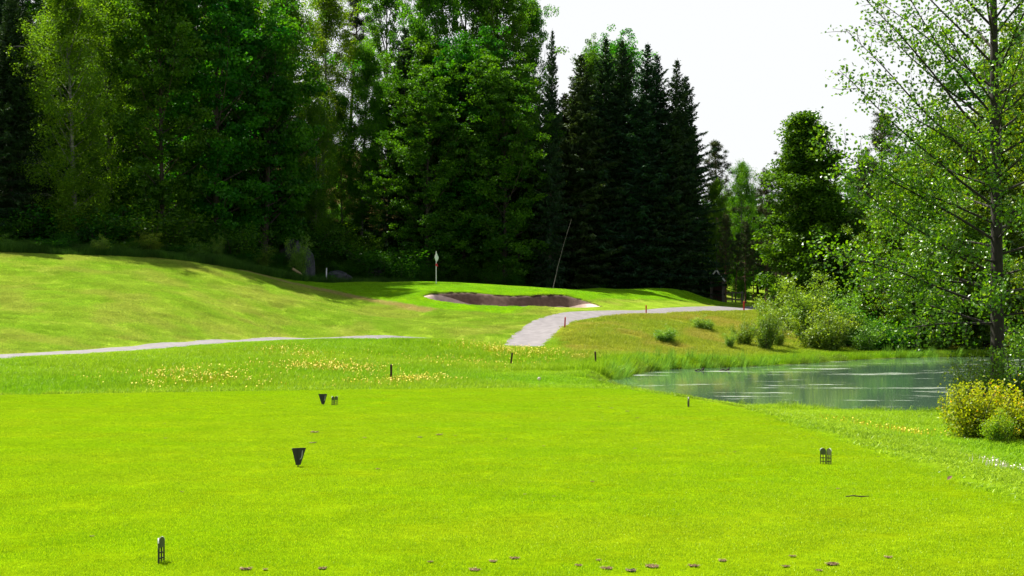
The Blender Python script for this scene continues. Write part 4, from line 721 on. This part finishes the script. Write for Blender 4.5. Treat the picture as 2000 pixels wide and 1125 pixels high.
def bench(u, Y, label):
    x = (u - 1000) / F * Y; r = empty('bench', (x, Y, h1(x, Y)), .2); tag(r, label, 'bench'); g = G(); g.box((0, 0, .45), (1.1, .3, .05)); obj('seat', g.mesh('bench_seat', M['planks']), r)
    g = G(); g.box((0, .2, .95), (1.1, .04, .22), Euler((.15, 0, 0)).to_matrix()); obj('backrest', g.mesh('bench_back', M['planks']), r)
    for s_ in (-1, 1): g = G(); g.box((s_ * .45, 0, .21), (.07, .26, .44)); g.box((s_ * .45, .17, .6), (.06, .05, .8)); obj('leg', g.mesh('bench_leg', M['planks']), r)
bench(1522, 113, 'pale weathered bench between the trunks left of the bank bushes')
x_, y_ = (1430 - 1000) / F * 121, 121.; r = empty('rail_fence', (x_, y_, h1(x_, y_)), .05); tag(r, 'low rail fence running right from the shelter', 'fence')
for s_ in (-1, 0, 1): g = G(); g.box((s_ * .85, 0, .6), (.1, .1, 1.3)); obj('post', g.mesh('fence_post', M['planks']), r)
for z__ in (.55, 1.12): g = G(); g.box((0, -.07, z__), (2.0, .04, .1)); obj('rail', g.mesh('fence_rail', M['planks']), r)
def rock(u, Y, sx_, sy_, sz_, seed, label, v=None):
    import bmesh
    bm = bmesh.new(); bmesh.ops.create_icosphere(bm, subdivisions=4, radius=1); rng = np.random.default_rng(seed); pl = rng.normal(0, 1, (14, 3)); pl /= np.linalg.norm(pl, axis=1)[:, None]; dd = rng.uniform(.62, .9, 14)
    for vv in bm.verts:
        p = np.array(vv.co)
        for q, d_ in zip(pl, dd):
            k = p @ q
            if k > d_: p = p - q * (k - d_)
        p *= 1 + .05 * math.sin(p[0] * 9 + p[1] * 7 + seed) + rng.normal(0, .008); vv.co = p * [sx_, sy_, sz_]
    me = bpy.data.meshes.new('rock'); bm.to_mesh(me); bm.free(); x = (u - 1000) / F * Y; o = obj('rock', me, mat=M['rock']); o.location = (x, Y, h1(x, Y) + sz_ * .35); o.rotation_euler = (0, 0, seed); tag(o, label, 'rock')
rock(597, 106, .6, .8, 2.2, 1, 'upright grey rock face behind the young sapling'); rock(570, 108, 1.2, 1.1, 1.4, 2, 'grey boulder left of the upright rock face'); rock(662, 108, 1.2, 1., .8, 3, 'broad grey boulder right of the white marker post'); rock(738, 112, 1.4, 1.1, 1.2, 4, 'dim grey boulder half hidden among bushes')
rock(586, 101.5, .5, .5, .5, 6, 'small grey stone below the upright rock face')
g = G(); g.tube([(-.5, 0, .95), (0, 0, .62), (.45, 0, .22)], [.09, .1, .08], 8); x_ = (585 - 1000) / F * 100.3; o = obj('fallen_log', g.mesh('fallen_log', M['straw'], True)); o.location = (x_, 100.3, h1(x_, 100.3) - .1); tag(o, 'pale broken log slanting down by the rocks', 'log')
# floating sticks at the far shore
for i, (u, w_, lb) in enumerate([(1368, .25, 'dark floating stick at the far shore, left one'), (1417, .28, 'dark floating stick with a knob on the white streaks')]):
    g = G(); g.tube([(-w_, 0, .0), (-w_ * .4, 0, .05), (0, .02, .02), (w_ * .5, 0, .05), (w_ * .6, 0, .14)], [.02, .035, .02, .05, .02], 6); o = obj('floating_stick', g.mesh('floating_stick', M['clod'], True)); Y = 62.5; o.location = ((u - 1000) / F * Y, Y, WZ); tag(o, lb, 'stick')
g = G(); rng = np.random.default_rng(8); C = rng.normal(0, 1, (260, 3)); C /= np.linalg.norm(C, axis=1)[:, None]; leaves(g, C * .05 + [0, 0, .3], .03, .012, rng, up=0, outward=C * 3); x_ = (1053 - 1000) / F * 44
r = empty('seed_head', (x_, 44, h1(x_, 44))); obj('white_puff', g.mesh('white_puff', M['white_petal']), r); g = G(); g.tube([(0, 0, 0), (0, 0, .28)], [.006, .004], 5); obj('stalk', g.mesh('stalk', M['reed']), r); tag(r, 'white round seed head in the rough beyond the tee', 'flower')

# ------------------------------------------------------------------ divots and litter on the tee
def divot_proto(seed, dark=False):
    rng = np.random.default_rng(seed); n = 22; an = np.linspace(0, 6.283, n, endpoint=False); g = G(); rad = np.ones(n) * .5 + rng.normal(0, .09, n)
    ring = lambda k, z, zn: np.stack([np.cos(an) * rad * k, np.sin(an) * rad * k * .8, z + rng.normal(0, zn, n)], -1)
    L = [ring(1.0, -.004, .003), ring(.85, .10, .05), ring(.6, .07, .05), ring(.3, .03, .04)]; V = np.vstack(L + [np.array([[0, 0, .02]])]); i = np.arange(n); k = (i + 1) % n
    for q in range(3): g.add(V, np.stack([i + q * n, k + q * n, k + (q + 1) * n, i + (q + 1) * n], -1))
    g.add(V, np.stack([i + 3 * n, k + 3 * n, np.full(n, 4 * n)], -1)); a = g.mesh('divot_soil', M['clod' if dark else 'divot'])
    g = G(); m = 50; aa = rng.uniform(0, 6.28, m); C = np.stack([np.cos(aa) * .5, np.sin(aa) * .4, rng.uniform(.05, .2, m)], -1); leaves(g, C, .28, .03, rng, up=1., axis=np.stack([np.cos(aa), np.sin(aa), .3 + 0 * aa], -1)); return a, g.mesh('divot_straw', M['straw'])
DV = [divot_proto(i) for i in range(3)] + [divot_proto(9, True)]
divs = [(481, 1113, 24, 0), (518, 1114, 12, 1), (630, 1112, 20, 2), (840, 1099, 12, 1), (928, 1115, 24, 0), (963, 1098, 18, 1), (1005, 1092, 20, 2), (1130, 1106, 16, 2), (1170, 1096, 12, 0), (1184, 1112, 24, 0), (1273, 1108, 30, 1), (1355, 1107, 22, 2), (1412, 1097, 20, 0), (1548, 1088, 14, 1), (1535, 1108, 16, 2), (1625, 1104, 26, 0), (1735, 1090, 18, 1), (1600, 1116, 16, 2), (180, 1049, 9, 1)]
mid = [(615, 845, 16, 0), (611, 866, 13, 3), (858, 850, 13, 1), (889, 852, 5, 3), (1170, 795, 5, 3), (1245, 817, 7, 3), (1225, 804, 7, 1), (988, 858, 5, 3), (1157, 942, 8, 2), (1025, 967, 7, 1), (738, 917, 9, 1), (518, 788, 5, 1), (1715, 893, 4, 3), (323, 857, 6, 1), (322, 828, 4, 3), (712, 856, 8, 1), (1240, 877, 7, 1), (1062, 872, 6, 2), (355, 962, 7, 1), (1636, 956, 8, 1), (1082, 971, 7, 3), (1435, 884, 6, 1)]
def put_divot(u, v, wpx, k, label, group=None):
    Y = EYE * F / (v - HV); x = (u - 1000) / F * Y; s_ = wpx / F * Y; r = empty('divot', (x, Y, .008), u * .7, (s_, s_, s_ * .55)); a, b = DV[k]; obj('torn_soil', a, r); obj('straw_rim', b, r); tag(r, label, 'divot', group)
for d_ in divs: put_divot(*d_, 'brown torn divot in the turf along the bottom of the picture', 'divots along the bottom of the tee')
for d_ in mid: put_divot(*d_, 'tiny divot scar on the middle or far part of the tee', 'tiny divot scars further up the tee')
put_divot(1232, 1116, 24, 3, 'almost black divot among the brown ones at the bottom')
put_divot(820, 855, 10, 3, 'black clod of earth alone on the middle of the tee')
put_divot(1195, 798, 7, 0, 'tan tuft of soil near the far edge of the tee')
g = G(); g.tube([(-.11, 0, .012), (-.04, .01, .018), (.03, -.006, .012), (.10, .004, .016)], [.004, .006, .006, .003], 6); Y = EYE * F / (975 - HV); o = obj('twig', g.mesh('twig', M['clod'], True)); o.location = ((1676 - 1000) / F * Y, Y, .012); tag(o, 'dark twig lying flat on the right part of the tee', 'twig')
def curl_leaf(u, v, s_, label):
    g = G(); n = 9; t_ = np.linspace(0, 1, n); wd = np.sin(np.pi * np.clip(t_, .03, .97)) * .35; cz = .12 + .6 * t_ ** 1.3
    V = np.concatenate([np.stack([t_ * .7 - wd * .2, -wd, cz + wd * .5], -1), np.stack([t_ * .7, 0 * t_, cz], -1), np.stack([t_ * .7 - wd * .2, wd, cz + wd * .3], -1)]); i = np.arange(n - 1)
    for q in (0, 1): g.add(V, np.stack([i + q * n, i + 1 + q * n, i + 1 + (q + 1) * n, i + (q + 1) * n], -1))
    Y = EYE * F / (v - HV); o = obj('dead_leaf', g.mesh('dead_leaf', M['deadleaf'], True)); o.location = ((u - 1000) / F * Y, Y, h1((u - 1000) / F * Y, Y) + .01); o.scale = (s_,) * 3; o.rotation_euler = (.3, 0, .4); tag(o, label, 'leaf')
curl_leaf(1850, 941, .07, 'curled brown dead leaf at the right edge of the tee')
print('objects', len(bpy.data.objects))
